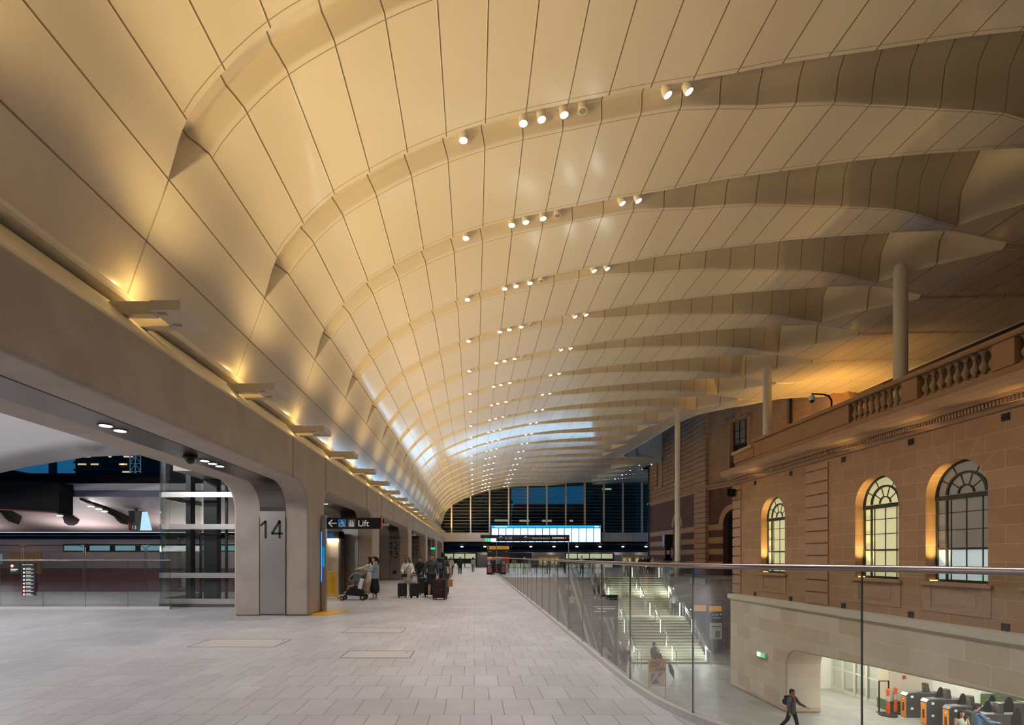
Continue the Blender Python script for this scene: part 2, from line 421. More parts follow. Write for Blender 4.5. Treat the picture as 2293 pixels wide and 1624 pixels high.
# ---- pale stone wall of the lower concourse with its wide low opening
M_PALE = mat_brick('pale_sandstone', (0.72,0.63,0.545), (0.60,0.475,0.36), (0.82,0.76,0.68), 1.25, 0.62, 0.006, 'YZ', rough=0.6, noise=0.10, bump=0.1, nscale=0.8, offset=0.42)
P = [(27.75,-5.2),(27.75,-0.62),(-16,-0.62),(-16,-5.2),(2.6,-5.2),(2.6,-1.9),(13.2,-1.95),(17.8,-2.15),(21.4,-2.36)]
for k in range(9):
    a = pi/2*k/8; P.append((22.0 + .75*sin(a), -3.1 + .72*cos(a)))
P.append((22.75,-5.2))
structure(MB().prism(P, 13.7, 15.25, 'X').build('wall_right', M_PALE, smooth=40, bevel=0.06))
structure(MB().box(13.6, 14.3, -16, 27.85, -0.56, -0.33).box(13.7,14.3,-16,27.75,-.64,-.55).build('trim_7', mat('pale_coping', (0.66,0.59,0.50), 0.6, noise=0.08)))
structure(MB().box(15.25, 32, 26.9, 27.3, -5.2, -0.4).build('wall_gate_room', mat('white_wall', (0.74,0.72,0.66), 0.5)))
structure(MB().box(15.25, 34, -16, 27.3, -1.8, -1.6).build('ceiling_gate_room', MATS['white_wall']))
M_TILE = mat_brick('white_tiles', (0.75,0.74,0.70), (0.72,0.71,0.67), (0.55,0.54,0.50), 0.3, 0.15, 0.005, 'YZ', rough=0.25)
M_TILEX = mat_brick('white_tiles_front', (0.75,0.74,0.70), (0.72,0.71,0.67), (0.55,0.54,0.50), 0.3, 0.15, 0.005, 'XZ', rough=0.25)
M_GREEN = mat_brick('green_tiles', (0.07,0.13,0.04), (0.09,0.16,0.05), (0.30,0.33,0.22), 0.3, 0.15, 0.006, 'XZ', rough=0.25)
structure(MB().box(32, 32.3, -16, 27, -5.2, -1.7).build('wall_far_right', M_TILE))
structure(MB().box(23.5, 23.8, 24.2, 27, -5.2, -1.7).box(23.5,26.2,24.0,24.2,-5.2,-1.7).build('wall_tiled', M_TILEX))
structure(MB().box(23.45, 26.2, 23.96, 24.0, -5.2, -4.7).build('baseboard_tiled', M_GREEN))

# glass doors of the gate room
def glass_doors():
    dr = MB(); gl = MB()
    y0, y1 = 23.7, 26.9; X = 18.6
    for k in range(5):
        y = y0 + (y1-y0)*k/4; dr.box(X-.06, X+.06, y-.05, y+.05, -5.2, -1.8)
    for k in range(4):
        ya = y0 + (y1-y0)*k/4; yb = ya + (y1-y0)/4
        dr.box(X-.03, X+.03, ya, yb, -5.2, -5.05); dr.box(X-.03, X+.03, ya, yb, -2.7, -2.6); dr.box(X-.02, X+.02, ya, yb, -4.1, -4.03)
        gl.box(X-.008, X+.008, ya+.05, yb-.05, -5.05, -1.8)
    o = dr.build('door_1', mat('door_frame', (0.66,0.62,0.52), 0.4)); structure(o)
    gl.build('glass', M_GLASS, o)
glass_doors()

# ---- far glazed wall
def far_glazing():
    y = 78.3
    fr = MB()
    for k in range(12):
        x = -6.3 + 2.872 * k; ztop = roof_pt(u_of_x(min(27, max(-5.2, x))), 78)[2] if x > -5 else 6
        fr.box(x-.10, x+.10, y-.30, y+.05, 5.2, ztop + .3)
    o = fr.build('window_1', mat('mullion_paint', (0.74,0.66,0.57), 0.4)); structure(o)
    lv = MB()
    for k in range(19): lv.box(-7, 28, y-.10, y-.04, 5.62 + .49*k, 5.62 + .49*k + .035)
    lv.build('louvres', mat('louvre_metal', (0.42,0.38,0.36), 0.4, 0.3), o)
    MB().box(-7, 28, y+.1, y+.13, 5.2, 14).build('glass', mat_glass('dark_glass', (0.62,0.80,0.80), 0.05), o)
    structure(MB().box(-9, 30, y-.35, y+.3, 3.93, 5.28).build('wall_far', mat('white_cladding', (0.62,0.57,0.53), 0.45)))
    c = MB()
    for k in range(10): c.box(-4.9+3.6*k-.012, -4.9+3.6*k+.012, y-.362, y-.35, 3.95, 5.26)
    structure(c.build('trim_8', mat('cladding_joint', (0.2,0.18,0.17), 0.7)))
    structure(MB().box(-9, 30, y+.3, y+10, 3.6, 3.93).build('ceiling_far', M_BLACKM))
far_glazing()
# ================================================================== OLD SANDSTONE BUILDINGS
STONE_A = (0.41,0.248,0.138); STONE_B = (0.35,0.203,0.110)
M_ASH = mat_brick('ashlar', STONE_A, STONE_B, (0.56,0.40,0.27), 1.1, 0.5, 0.006, 'YZ', rough=0.75, noise=0.13, bump=0.12, nscale=0.9)
M_STONE = mat('carved_stone', (0.40,0.25,0.155), 0.72, noise=0.14, nscale=2.5, bump=0.12)
M_RUST = mat_brick('rusticated_stone', STONE_A, STONE_B, (0.13,0.07,0.04), 6.0, 0.45, 0.012, 'YZ', rough=0.75, noise=0.12, bump=0.6, nscale=0.9)
M_WFRAME = mat('window_iron', (0.030,0.035,0.032), 0.45)

def front_building():
    B = thing('sandstone_building', 'long orange sandstone building with arched windows, cornice and balustrade along the right side', 'building', (14.1, 0, 0))
    O = -14.1
    wins = [24.5, 18.2, 15.2, 12.2, 9.2, 6.2]; R = .98; zs = .90; zp = 3.53; x0, x1 = 0, .6
    wl = MB(); y = -16.0; segs = []
    for c in sorted(wins): segs.append((y, c-R)); y = c + R
    segs.append((y, 28.15))
    for a, b in segs: wl.box(x0, x1, a, b, -0.6, 5.8)
    for c in wins:
        wl.box(x0, x1, c-R, c+R, -0.6, zs)
        arc = [(c + R*cos(pi*k/20), zp + R*sin(pi*k/20)) for k in range(21)]
        wl.prism([(c+R, 5.8)] + arc + [(c-R, 5.8)], x0, x1, 'X')
    wl.box(x1-.1, 9, 27.6, 28.15, -.6, 6.4)
    wl.build('wall', M_ASH, B, smooth=30)
    MB().box(.1, 13, -16, 28, 6.3, 6.45).build('terrace', M_STONE, B)
    # radiating joints of the arch stones
    vj = MB()
    for c in wins:
        for a in (38, 64, 90, 116, 142):
            t = radians(a); r1 = 1.0; r2 = {38:1.55,64:1.62,90:1.9,116:1.62,142:1.55}[a]
            ca, sa = cos(t), sin(t)
            n = (-sa*.009, ca*.009)
            q = [(c + r1*ca + n[0], zp + r1*sa + n[1]), (c + r2*ca + n[0], zp + r2*sa + n[1]), (c + r2*ca - n[0], zp + r2*sa - n[1]), (c + r1*ca - n[0], zp + r1*sa - n[1])]
            vj.prism(q, -.004, .01, 'X')
    for (ya, za), (yb, zb) in (((c-1.20,zp+1.02),(c-.70,zp+1.42)),((c-.70,zp+1.42),(c-.15,zp+1.2)),((c+.15,zp+1.2),(c+.70,zp+1.42)),((c+.70,zp+1.42),(c+1.20,zp+1.02)),((c-1.5,zp+.5),(c-1.20,zp+1.02)),((c+1.5,zp+.5),(c+1.20,zp+1.02))): pass
    vj.build('arch_joint', mat('pale_mortar', (0.50,0.36,0.25), 0.8), B)
    # strip of channelled stone between the windows and at the corner
    for k, (ya, yb, wdt) in enumerate(((20.6, 22.0, 0), (27.35, 28.2, 0))):
        p = MB(); z = -0.3
        while z < 5.4:
            p.box(-.05, .02, ya, yb, z+.02, min(5.45, z+.46)); z += .5
        p.build('pilaster', M_STONE, B, bevel=0.015)
    # cornice, dentils, parapet
    MB().prism([(.02,5.55),(-.07,5.56),(-.1,5.66),(-.1,5.80),(-.26,5.84),(-.30,5.93),(-.55,5.98),(-.62,6.10),(-.66,6.26),(-.5,6.34),(.3,6.5),(.6,6.5)], -16, 28.35, 'Y').build('cornice', M_STONE, B)
    d = MB(); y = 8.0
    while y < 28.2: d.box(-.24, -.09, y, y+.055, 5.67, 5.80); y += .10
    d.build('dentil_course', M_STONE, B)
    pp = MB().box(.12, .42, -16, 28.3, 6.4, 6.72)
    pp.box(.1, .44, 19.66, 27.9, 6.72, 7.44); pp.box(.06,.48,26.3,28.3,6.72,7.2)
    for a, b in ((16.6,17.2),(13.6,14.2),(10.6,11.2),(7.6,8.2)): pp.box(.08, .46, a, b, 6.72, 7.44)
    pp.build('parapet', M_STONE, B, bevel=0.02)
    MB().prism([(.02,7.44),(-.02,7.50),(.0,7.58),(.1,7.63),(.44,7.63),(.54,7.58),(.56,7.50),(.52,7.44)], -16, 26.4, 'Y').build('coping', M_STONE, B)
    MB().prism([(.0,7.2),(-.04,7.26),(.02,7.36),(.5,7.36),(.54,7.2)], 26.4, 28.4, 'Y').build('end_coping', mat('pale_weathered_stone', (0.55,0.45,0.33), 0.7), B)
    bal = MB().lathe([(.115,0),(.115,.05),(.06,.06),(.075,.10),(.045,.13),(.085,.19),(.108,.27),(.10,.33),(.055,.42),(.042,.50),(.045,.54),(.07,.56),(.045,.585),(.065,.61),(.085,.66),(.115,.67),(.115,.72)], (0,0,0), 14).build('baluster', mat('baluster_stone', (0.40,0.30,0.215), 0.7, noise=0.1), B, smooth=45)
    spots = [17.2 + 2.46*(k+.5)/9 for k in range(9)] + [14.2 + 2.4*(k+.5)/9 for k in range(9)] + [11.2 + 2.4*(k+.5)/9 for k in range(5, 9)]
    for k, yy in enumerate(spots):
        b = bal if k == 0 else bal.copy()
        if k: COL.objects.link(b); b.parent = B
        b.location = (.27, yy, 6.72)
    # vents
    v0 = None
    for yy in (26.0, 23.07, 19.77, 16.72, 13.74):
        for zc in (-0.22, 5.36):
            v = MB(); v.box(-.012, .02, -.11, .11, -.1, .1)
            for q in range(4): v.box(-.03, -.008, -.1, .1, -.085+.05*q, -.065+.05*q)
            v.build('vent', mat('vent_iron', (0.035,0.022,0.018), 0.7), B, loc=(0, yy, zc))
    # windows
    glow = [emit('pane_warm', (0.62,0.60,0.33), 0.62), emit('pane_cool', (0.46,0.56,0.58), 0.62), mat('pane_dim', (0.10,0.09,0.08), 0.12, emit=(0.30,0.26,0.20), estr=0.34)]
    for wi, c in enumerate(wins[:4]):
        W = thing('window', None, None) if False else empty('window'); W.parent = B; W.location = (.36, c, 0)
        fr = MB(); r = R
        def ring(rad, wd, z0=zp):
            for k in range(20):
                a, b = pi*k/20, pi*(k+1)/20
                fr.prism([(rad*cos(a), z0+rad*sin(a)), (rad*cos(b), z0+rad*sin(b)), ((rad-wd)*cos(b), z0+(rad-wd)*sin(b)), ((rad-wd)*cos(a), z0+(rad-wd)*sin(a))], -.05, .05, 'X')
        ring(R, .06); ring(R*.66, .07); ring(R*.26, .035)
        for a in (36, 72, 108, 144):
            t = radians(a); fr.beam((0, cos(t)*R*.24, zp+sin(t)*R*.24), (0, cos(t)*R*.62, zp+sin(t)*R*.62), .035, .03)
        for a in (30, 62, 118, 150):
            t = radians(a); fr.beam((0, cos(t)*R*.64, zp+sin(t)*R*.64), (0, cos(t)*R*.96, zp+sin(t)*R*.96), .035, .03)
        fr.box(-.07, .06, -R, R, zp-.16, zp-.02); fr.box(-.05, .05, -R, R, zs, zs+.06)
        for s in (-1, 1): fr.box(-.05, .05, s*R if s < 0 else R-.06, -R+.06 if s < 0 else R, zs, zp)
        for q in (-.5, 0, .5): fr.box(-.02, .02, q*R*1.0-.014, q*R*1.0+.014, zs, zp-.1)
        fr.box(-.05, .04, .60*R, .60*R+.055, zs, zp-.1)
        for z in (1.32, 2.46, 2.98): fr.box(-.018, .018, -R, R, z-.012, z+.012)
        fr.box(-.045, .045, -R, R, 1.86, 1.92)
        fr.build('frame', M_WFRAME, W)
        # panes: one sheet each for the fanlight, the upper sash and the lower sash
        up = glow[0] if wi in (0, 1) else glow[2]; lo = glow[0] if wi in (0, 1) else glow[1]
        MB().prism([(R*cos(pi*k/20)*.98, zp+R*.98*sin(pi*k/20)) for k in range(21)], .0, .012, 'X').build('pane', up, W)
        MB().box(0, .012, -R+.02, R-.02, 1.9, zp).build('pane', up if wi != 1 else glow[0], W)
        MB().box(0, .012, -R+.02, R-.02, zs, 1.9).build('pane', lo, W)
        # sill and apron
        s = MB().box(-.40, .06, -R-.02, R+.02, zs-.10, zs-.0); s.box(-.46, -.36, -R-.16, R+.16, zs-.13, zs-.03)
        s.build('sill', M_STONE, W, bevel=0.01)
        a = MB()
        a.box(-.385, -.34, -R-.1, -R+.2, -.04, zs-.13); a.box(-.385, -.34, R-.2, R+.1, -.04, zs-.13)
        a.box(-.385, -.34, -R+.2, R-.2, -.04, .1); a.box(-.375, -.34, -R+.2, R-.2, zs-.22, zs-.13)
        a.box(-.372, -.34, -R+.33, R-.33, .2, zs-.32)
        a.build('apron', M_STONE, W, bevel=0.012)
        # small warm linear lamp lying on the sill, left end, washing the reveal
        lm = MB().box(-.28, -.06, R-.09, R-.05, zs+.0, zs+.03).build('sill_lamp', mat('sill_lamp_glow', (1,.75,.3), .5, emit=(1.0,0.62,0.16), estr=2.5), W)
        add_light('sill_light', 'SPOT', (-.20, R-.45, zs+.12), 420, (1.0,0.70,0.27), W, size=.04, spot=50, blend=1, target=(-.20, R-.03, zs+1.7))
        add_light('sill_light', 'SPOT', (-.20, R-.30, zs+.12), 700, (1.0,0.67,0.24), W, size=.04, spot=19, blend=1, target=(-.20, R-.12, zs+3.2))
front_building()

def box_speaker():
    t = thing('loudspeaker', 'black box loudspeaker on the corner of the sandstone building below the cornice', 'speaker', (13.98, 28.0, 5.1))
    MB().cbox((-.22,-.1,0), (.42,.36,.42), rz=.35, rx=.12).build('body', M_BLACK, t, bevel=.02)
    MB().cbox((-.30,-.30,0), (.34,.02,.34), rz=.35, rx=.12).build('grille', M_BLACKM, t)
    MB().tube([(0,0,0),(.12,.05,0)], .03).box(-.02,.14,-.06,.16,-.12,.12).build('bracket', M_BLACK, t)
box_speaker()

def cctv(name_label, loc, rz, arm=.9):
    t = thing('security_camera', name_label, 'camera', loc, rz)
    MB().tube([(0,0,-1.0),(0,0,-.1),(-.12,0,.08),(-.3,0,.14),(-arm,0,.17)], .032, 8).build('arm', M_BLACK, t, smooth=40)
    MB().lathe([(.05,.12),(.09,.08),(.11,0),(.11,-.10),(.06,-.11)], (-arm,0,0), 14).build('housing', mat('camera_white', (.75,.73,.7), .4), t, smooth=50)
    MB().ell((-arm,0,-.12), (.085,.085,.085)).build('dome', M_BLACK, t, smooth=60)
    return t
cctv('white dome camera on a curved black arm above the stone parapet', (14.55, 21.1, 8.12), 0, .8)

# ---- banded brick building behind
M_BRICK = mat_brick('purple_brick', (0.095,0.040,0.032), (0.065,0.026,0.023), (0.20,0.11,0.09), 0.9, 0.10, 0.018, 'XZ', rough=0.8, noise=0.2, bump=0.3)
M_RUSTX = mat_brick('channelled_stone', STONE_A, STONE_B, (0.06,0.03,0.018), 9.0, 0.48, 0.028, 'XZ', rough=0.75, noise=0.14, bump=0.6, nscale=0.9)
M_ASHX = mat_brick('ashlar_front', STONE_A, STONE_B, (0.56,0.40,0.27), 1.3, 0.48, 0.008, 'XZ', rough=0.75, noise=0.14, bump=0.12, nscale=0.9)
def banded_building():
    B = thing('banded_brick_building', 'tall old building of dark brick with sandstone bands and upper floor, behind the sandstone building', 'building', (21.3, 48, 0))
    def face(origin, rz, length, upper, arch_u, arch_r, rects, name):
        Fm = empty(name); Fm.parent = B; Fm.location = (origin[0]-21.3, origin[1]-48, 0); Fm.rotation_euler = (0,0,rz)
        z_sp = 6.2 - arch_r - .45
        w = MB(); cuts = [(u-hw, u+hw, z0, z1) for u, hw, z0, z1 in rects]
        # brick storey with the arch opening
        w.box(0, arch_u-arch_r, -.7, 0, 0, 7.9); w.box(arch_u+arch_r, length, -.7, 0, 0, 7.9)
        w.prism([(arch_u+arch_r, 7.9)] + [(arch_u+arch_r*cos(pi*k/16), z_sp+arch_r*sin(pi*k/16)) for k in range(17)] + [(arch_u-arch_r, 7.9)], -.7, 0, 'Y')
        w.build('brick_storey', M_BRICK, Fm)
        # stone storey with rectangular windows
        s = MB(); u = 0.0
        for a, b, z0, z1 in sorted(cuts):
            s.box(u, a, -.7, 0, 8.1, 16); s.box(a, b, -.7, 0, 8.1, z0); s.box(a, b, -.7, 0, z1, 16); u = b
        s.box(u, length, -.7, 0, 8.1, 16); s.build('stone_storey', upper, Fm)
        MB().prism([(0,7.72),(.10,7.75),(.12,7.92),(.26,8.0),(.26,8.14),(.06,8.24),(0,8.24),(-.3,8.24),(-.3,7.72)], 0, length, 'X').build('ledge', M_STONE, Fm)
        bands = MB()
        for z0, z1 in ((4.05,4.55),(2.85,3.4),(1.85,2.35),(0.6,1.2)):
            bands.box(0, arch_u-arch_r-.0, -.02, .035, z0, z1); bands.box(arch_u+arch_r, length, -.02, .035, z0, z1)
        bands.build('stone_band', M_STONE, Fm, bevel=.015)
        ar = MB()
        for k in range(16):
            a, b = pi*k/16, pi*(k+1)/16; R2 = arch_r + .5
            ar.prism([(arch_u+arch_r*cos(a), z_sp+arch_r*sin(a)), (arch_u+R2*cos(a), z_sp+R2*sin(a)), (arch_u+R2*cos(b), z_sp+R2*sin(b)), (arch_u+arch_r*cos(b), z_sp+arch_r*sin(b))], -.02, .05, 'Y')
        ar.build('arch_ring', M_STONE, Fm)
        MB().box(arch_u-arch_r, arch_u+arch_r, -.62, -.55, 0, z_sp+arch_r).build('dark_glazing', mat('dim_glazing', (0.03,0.025,0.022), 0.15), Fm)
        fr = MB()
        for q in (-.5, 0, .5): fr.box(arch_u+q*arch_r-.03, arch_u+q*arch_r+.03, -.55, -.48, 0, z_sp+arch_r*.8)
        fr.box(arch_u-arch_r, arch_u+arch_r, -.55, -.46, z_sp-.1, z_sp); fr.build('glazing_bar', M_WFRAME, Fm)
        for u_, hw, z0, z1 in rects:
            f = MB(); f.box(u_-hw, u_+hw, -.42, -.36, (z0+z1)/2-.04, (z0+z1)/2+.04)
            for q in (-1, 1): f.box(u_+q*(hw-.05)-.05, u_+q*(hw-.05)+.05, -.42, -.34, z0, z1)
            for q in (-.33, .33): f.box(u_+q*hw-.02, u_+q*hw+.02, -.42, -.37, z0, z1)
            for q in (.62, .8): f.box(u_-hw, u_+hw, -.42, -.37, z0+(z1-z0)*q-.02, z0+(z1-z0)*q+.02)
            f.build('sash_frame', M_WFRAME, Fm)
            MB().box(u_-hw, u_+hw, -.47, -.44, (z0+z1)/2, z1).build('pane', mat('blind_pane', (0.30,0.27,0.22), 0.3), Fm)
            MB().box(u_-hw, u_+hw, -.47, -.44, z0, (z0+z1)/2).build('pane', mat('dark_pane', (0.03,0.03,0.03), 0.1), Fm)
            su = MB(); su.box(u_-hw-.25, u_-hw, 0, .06, z0, z1+.25); su.box(u_+hw, u_+hw+.25, 0, .06, z0, z1+.25); su.box(u_-hw-.25, u_+hw+.25, 0, .06, z1, z1+.3)
            su.box(u_-hw-.4, u_+hw+.4, -.1, .2, z0-.2, z0); su.box(u_-.22, u_+.22, 0, .16, z1+.2, z1+.8)
            su.build('surround', M_STONE, Fm, bevel=.01)
        return Fm
    face((21.3, 48), pi/2, 15.2, M_RUSTX, 6.4, .95, [(6.4,.8,9.8,14.6),(11.6,.75,9.7,12.6)], 'side_front')
    L = math.hypot(4, 13); ang = math.atan2(13, -4)
    face((25.3, 35), ang, L, M_ASHX, L-3.6, 1.25, [(L-4.1,.95,9.3,13.3)], 'main_front')
    # corner pier of alternating quoins
    q = MB(); z = 0
    while z < 15.6:
        q.box(-.14, .9, -.55, 1.9, z+.02, z+.46); z += .48
    q.build('corner_pier', M_STONE, B, bevel=.02)
    for (x, y) in ((-.22, 14.6), (2.6, -8.9)):
        dp = MB().tube([(x,y,0),(x,y,16)], .09, 10)
        for zz in (3, 6, 9, 12): dp.lathe([(.13,-.06),(.13,.06)], (x,y,zz), 10)
        dp.build('drainpipe', M_BLACK, B, smooth=40)
    MB().box(0.1, 8, 0, 15, 0, 15.8).box(3.2, 9, -12.6, 0, 0, 15.8).build('core', M_STONE, B)
banded_building()
# rough brick retaining wall under it
M_ROUGH = mat_brick('rough_brick', (0.30,0.185,0.135), (0.22,0.13,0.10), (0.36,0.26,0.2), 0.23, 0.08, 0.012, 'XZ', rough=0.9, noise=0.35, bump=0.6, nscale=2.2)
structure(MB().box(17.35, 34, 38.55, 38.9, -5.2, -0.02).build('wall_rough_brick', M_ROUGH))
structure(MB().box(17.35, 17.7, 38.9, 47.5, -5.2, -0.46).build('wall_rough_side', M_ROUGH))

# ---- round columns carrying the canopy
for x, y, z0, lab in ((17.2,20.9,6.45,'thick white round column on the terrace, nearest of the canopy columns'),
                  (17.7,31.3,0,'white round column behind the stone parapet beside the small window'),
                  (16.95,43.2,-5.2,'tall slim white round column beside the stairs and the brick building')):
    zt = roof_pt(u_of_x(x), y)[2]
    if y > 40: z0 = -5.2
    t = thing('column', lab, 'column', (x, y, z0), group=None)
    r = .24 if y < 40 else .22
    MB().lathe([(r,0),(r,zt-z0-.12),(r*.8,zt-z0-.10),(r*.8,zt-z0+.1)], (0,0,0), 28).build('shaft', M_WHITE, t, smooth=40)
    MB().lathe([(r*1.25,0),(r*1.25,.03),(r,.05)], (0,0,0), 24).build('base_ring', M_WHITE, t)
# ================================================================== LAMPS OF THE VAULT
ORD = ['first','second','third','fourth','fifth','sixth','seventh','eighth','ninth','tenth','eleventh','twelfth','thirteenth','fourteenth','fifteenth','sixteenth','seventeenth','eighteenth','nineteenth','twentieth','twenty-first','twenty-second','twenty-third','twenty-fourth','twenty-fifth']
def spotlights():
    root = thing('ceiling_spotlight', 'x', 'spotlight', group='ceiling spotlights in the recesses of the vault')
    MB().lathe([(.045,.16),(.045,.04),(.085,.02),(.10,0),(.105,-.16),(.10,-.19),(.085,-.19)], (0,0,0), 18).build('housing', M_WHITE, root, smooth=40)
    lens = MB().lathe([(.08,-.187),(.085,-.192),(.0,-.194)], (0,0,0), 18).build('lens', mat('spot_glow', (1,.95,.88), .5, emit=(1.0,0.95,0.88), estr=16.0), root)
    lt = add_light('spot_beam', 'SPOT', (0,0,-.22), E_DOWN*4, (0.90,0.93,1.0), root, size=.07, spot=82, blend=.8)
    dark = mat('unlit_lens', (.25,.24,.22), .2)
    names = ['alone at the left', 'left of the middle cluster', 'second of the middle cluster', 'third of the middle cluster', 'ending the middle cluster', 'left of the right pair', 'right of the right pair']
    xs = [-.18, 1.16, 1.55, 2.06, 2.5, 4.36, 4.84]
    first = True; far_beam = lt.data.copy(); far_beam.energy *= 2
    for k in [0] + [-1, -2] + list(range(1, 19)):  # the rows before the first recess are unseen, added to light the near floor
        y = E0 + 3.6*k + .32
        for i, x in enumerate(xs + ([19.8, 20.3, 20.8, 21.25] if k in (14,15,16,17) else [])):
            px, py, pz = roof_pt(u_of_x(x), y, .20)
            if first: o = root; kids = list(root.children); first = False
            else:
                o = root.copy(); COL.objects.link(o)
                kids = []
                for c in (housing, lens, lt):
                    if i in (4,7,8,9,10) and c is lt: continue
                    if k >= 4 and i in (1,3,6) and c is lt: continue
                    if c is lt and i in (2,) and False: continue
                    d = c.copy(); COL.objects.link(d); d.parent = o; kids.append(d)
                    if i == 4 and c is lens: d.data = unlit
                    if k >= 4 and c is lt: d.data = far_beam
            if k == 0 and i == 0:
                housing = [c for c in kids if c.name.startswith('housing')][0]
                unlit = lens.data.copy(); unlit.materials.clear(); unlit.materials.append(dark)
            o.location = (px, py, pz); o.rotation_euler = (radians(-4), radians(-22 if i in (5, 6) else (-7 if i in (2, 3) else 0)), 0)
            if k < 0: o['label'] = f'added white spotlight overhead, out of view, {names[i]}'; continue
            if i > 6: o['label'] = f'small white spotlight at the far right end of the {ORD[k]} recess, {ORD[i-7]} of its four'; continue
            o['label'] = f'{"unlit" if i == 4 else "lit"} white spotlight, {ORD[k]} recess from the front, {names[i]}'
spotlights()

def bracket_lamps():
    root = thing('uplight_bracket', 'x', 'uplight', group='twin uplight brackets along the concrete beam')
    for ya in (-.08, .34): MB().box(-.50, .19, ya, ya+.16, -.12, .07).build('arm', mat('bracket_paint', (0.60,0.56,0.50), 0.45), root, bevel=.008)
    hm = MATS['bracket_paint']
    # two open-topped trays side by side; the right wall of the tray cuts the beam off above the far ceiling
    for y0, y1 in ((-.14,.239),(.241,.62)):
        h = MB().box(.18,.62,y0,y1,-.09,-.035).box(.606,.62,y0,y1,-.035,.080).box(.18,.606,y0,y0+.012,-.035,.05).box(.18,.606,y1-.012,y1,-.035,.05).box(.18,.192,y0,y1,-.035,-.01).build('lamp_head', hm, root)
        MB().box(.24,.38,y0+.08,y1-.08,-.035,-.030).build('lens', mat('uplight_glow', (1,.8,.5), .5, emit=(1.0,0.72,0.36), estr=5.0), h)
        MB().box(.24,.36,y0+.08,y0+.15,-.102,-.09).build('driver_box', mat('driver_grey', (.35,.32,.29), .5), h)
    for yy in (.05, .43):
        lt = add_light('uplight_beam', 'SPOT', (.352, yy, -.025), E_UP*34, (1.0,0.70,0.29), root, size=.006, spot=165, blend=1.0, target=(11.0, yy, 6.4))
    add_light('base_glow_fill', 'POINT', (-.05, .24, .30), E_UP*.55, (1.0,0.66,0.22), root, size=.008)  # extra point without a fitting, added for the glow at the vault base
    kids = [(c, list(c.children)) for c in root.children]
    for k in range(-1, 20):
        if k == -1: o = root
        else:
            o = root.copy(); COL.objects.link(o)
            for c, gs in kids:
                d = c.copy(); COL.objects.link(d); d.parent = o
                for g in gs:
                    e = g.copy(); COL.objects.link(e); e.parent = d
        o.location = (-4.90, 7.67 + 3.6*k, 5.33)
        if k >= 0: o['label'] = f'twin-armed cream uplight bracket on the concrete beam, {ORD[k]} whole one from the front'
        elif k == -1: o['label'] = 'twin-armed cream uplight bracket cut off by the left edge of the picture'
        else: o['label'] = 'twin-armed cream uplight bracket further along the beam than the photo shows'
bracket_lamps()

GLYPH = {'0':[[(.28+.26*cos(a), .5+.5*sin(a)) for a in [.15+2*pi*k/20 for k in range(21)]]], '1':[[(.02,.74),(.30,.98),(.30,0)]],
  '2':[[(.03,.72),(.08,.88),(.20,.98),(.36,.98),(.50,.88),(.53,.72),(.46,.55),(.02,.02),(.56,.02)]],
  '3':[[(.04,.82),(.14,.95),(.28,1.0),(.44,.93),(.50,.78),(.42,.60),(.24,.54),(.44,.48),(.54,.32),(.48,.12),(.30,.0),(.12,.04),(.02,.18)]],
  '4':[[(.44,0),(.44,1.0),(.0,.28),(.60,.28)]]}
def numeral(txt, h, z, parent):
    x = -h*(.62*len(txt)+.06*(len(txt)-1))/2 - (.05*h if txt[0] == '1' else 0); mb = MB()
    for ch in txt:
        for ln in GLYPH[ch]:
            for a, b in zip(ln, ln[1:]):
                A = Vector((x+a[0]*h, -.018, z+a[1]*h)); B = Vector((x+b[0]*h, -.018, z+b[1]*h)); d = (B-A).normalized()*.025*h
                mb.beam(A-d, B+d, .004, .115*h) if abs(d.z) < abs(d.x)*200 else mb.box(A.x-.0575*h, A.x+.0575*h, -.020, -.016, min(A.z,B.z), max(A.z,B.z)+.02*h)
        x += h*.66
    return mb.build('numeral', M_BLACK, parent)
# recessed downlights in the steel lining of the first opening, with their fittings
def lining(y0, y1, numbers, label, near=True):
    """steel strip let into the soffit and down both piers of one opening; numbers stand on the far pier"""
    t = thing('steel_lining', label, 'steel panel', (-5.62, y1, 0))
    pts = fillet_up(y0, y1) if y0 > -10 else fillet_up(y0, y1)[:12] + [(y0, HZ)]
    pts = pts + []
    inn = []
    for i, (y, z) in enumerate(pts):
        a = pts[max(i-1,0)]; b = pts[min(i+1,len(pts)-1)]; ty, tz = b[0]-a[0], b[1]-a[1]; l = math.hypot(ty,tz)
        inn.append((y - tz/l*.0, z))
    def strip(i0, i1, m, name, w=.355, off=.012):
        mb = MB()
        for i in range(i0, i1):
            q = []
            for j in (i, i+1):
                y, z = pts[j]; a = pts[max(j-1,0)]; b = pts[min(j+1,len(pts)-1)]; ty, tz = b[0]-a[0], b[1]-a[1]; l = math.hypot(ty,tz)
                ny, nz = -tz/l, ty/l
                q.append((y + ny*off - y1, z + nz*off))
                q.append((y - ny*.02 - y1, z - nz*.02))
            mb.prism([q[0], q[2], q[3], q[1]], -w, w, 'X')
        return mb.build(name, m, t)
    n = len(pts)
    p0 = (pts[0][0], 0)
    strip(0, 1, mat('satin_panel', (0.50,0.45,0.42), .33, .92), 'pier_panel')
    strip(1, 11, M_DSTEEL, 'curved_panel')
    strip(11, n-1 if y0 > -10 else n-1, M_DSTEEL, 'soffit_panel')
    e = MB()
    for s in (-1, 1): e.box(s*.362-.008, s*.362+.008, -.016, .01, .04, 2.75)
    e.box(-.37, .37, -.016, .01, .03, .05)
    e.build('panel_edge', M_BLACK, t)
    for txt, z, sz in numbers: numeral(txt, sz*.74, z, t)
    if len(numbers) == 2 and '12' == numbers[0][0]: MB().lathe([(.13,-.03),(.15,.0)], (0,0,.55), 20, 'Y').build('round_speaker', M_BLACK, t)
    return t
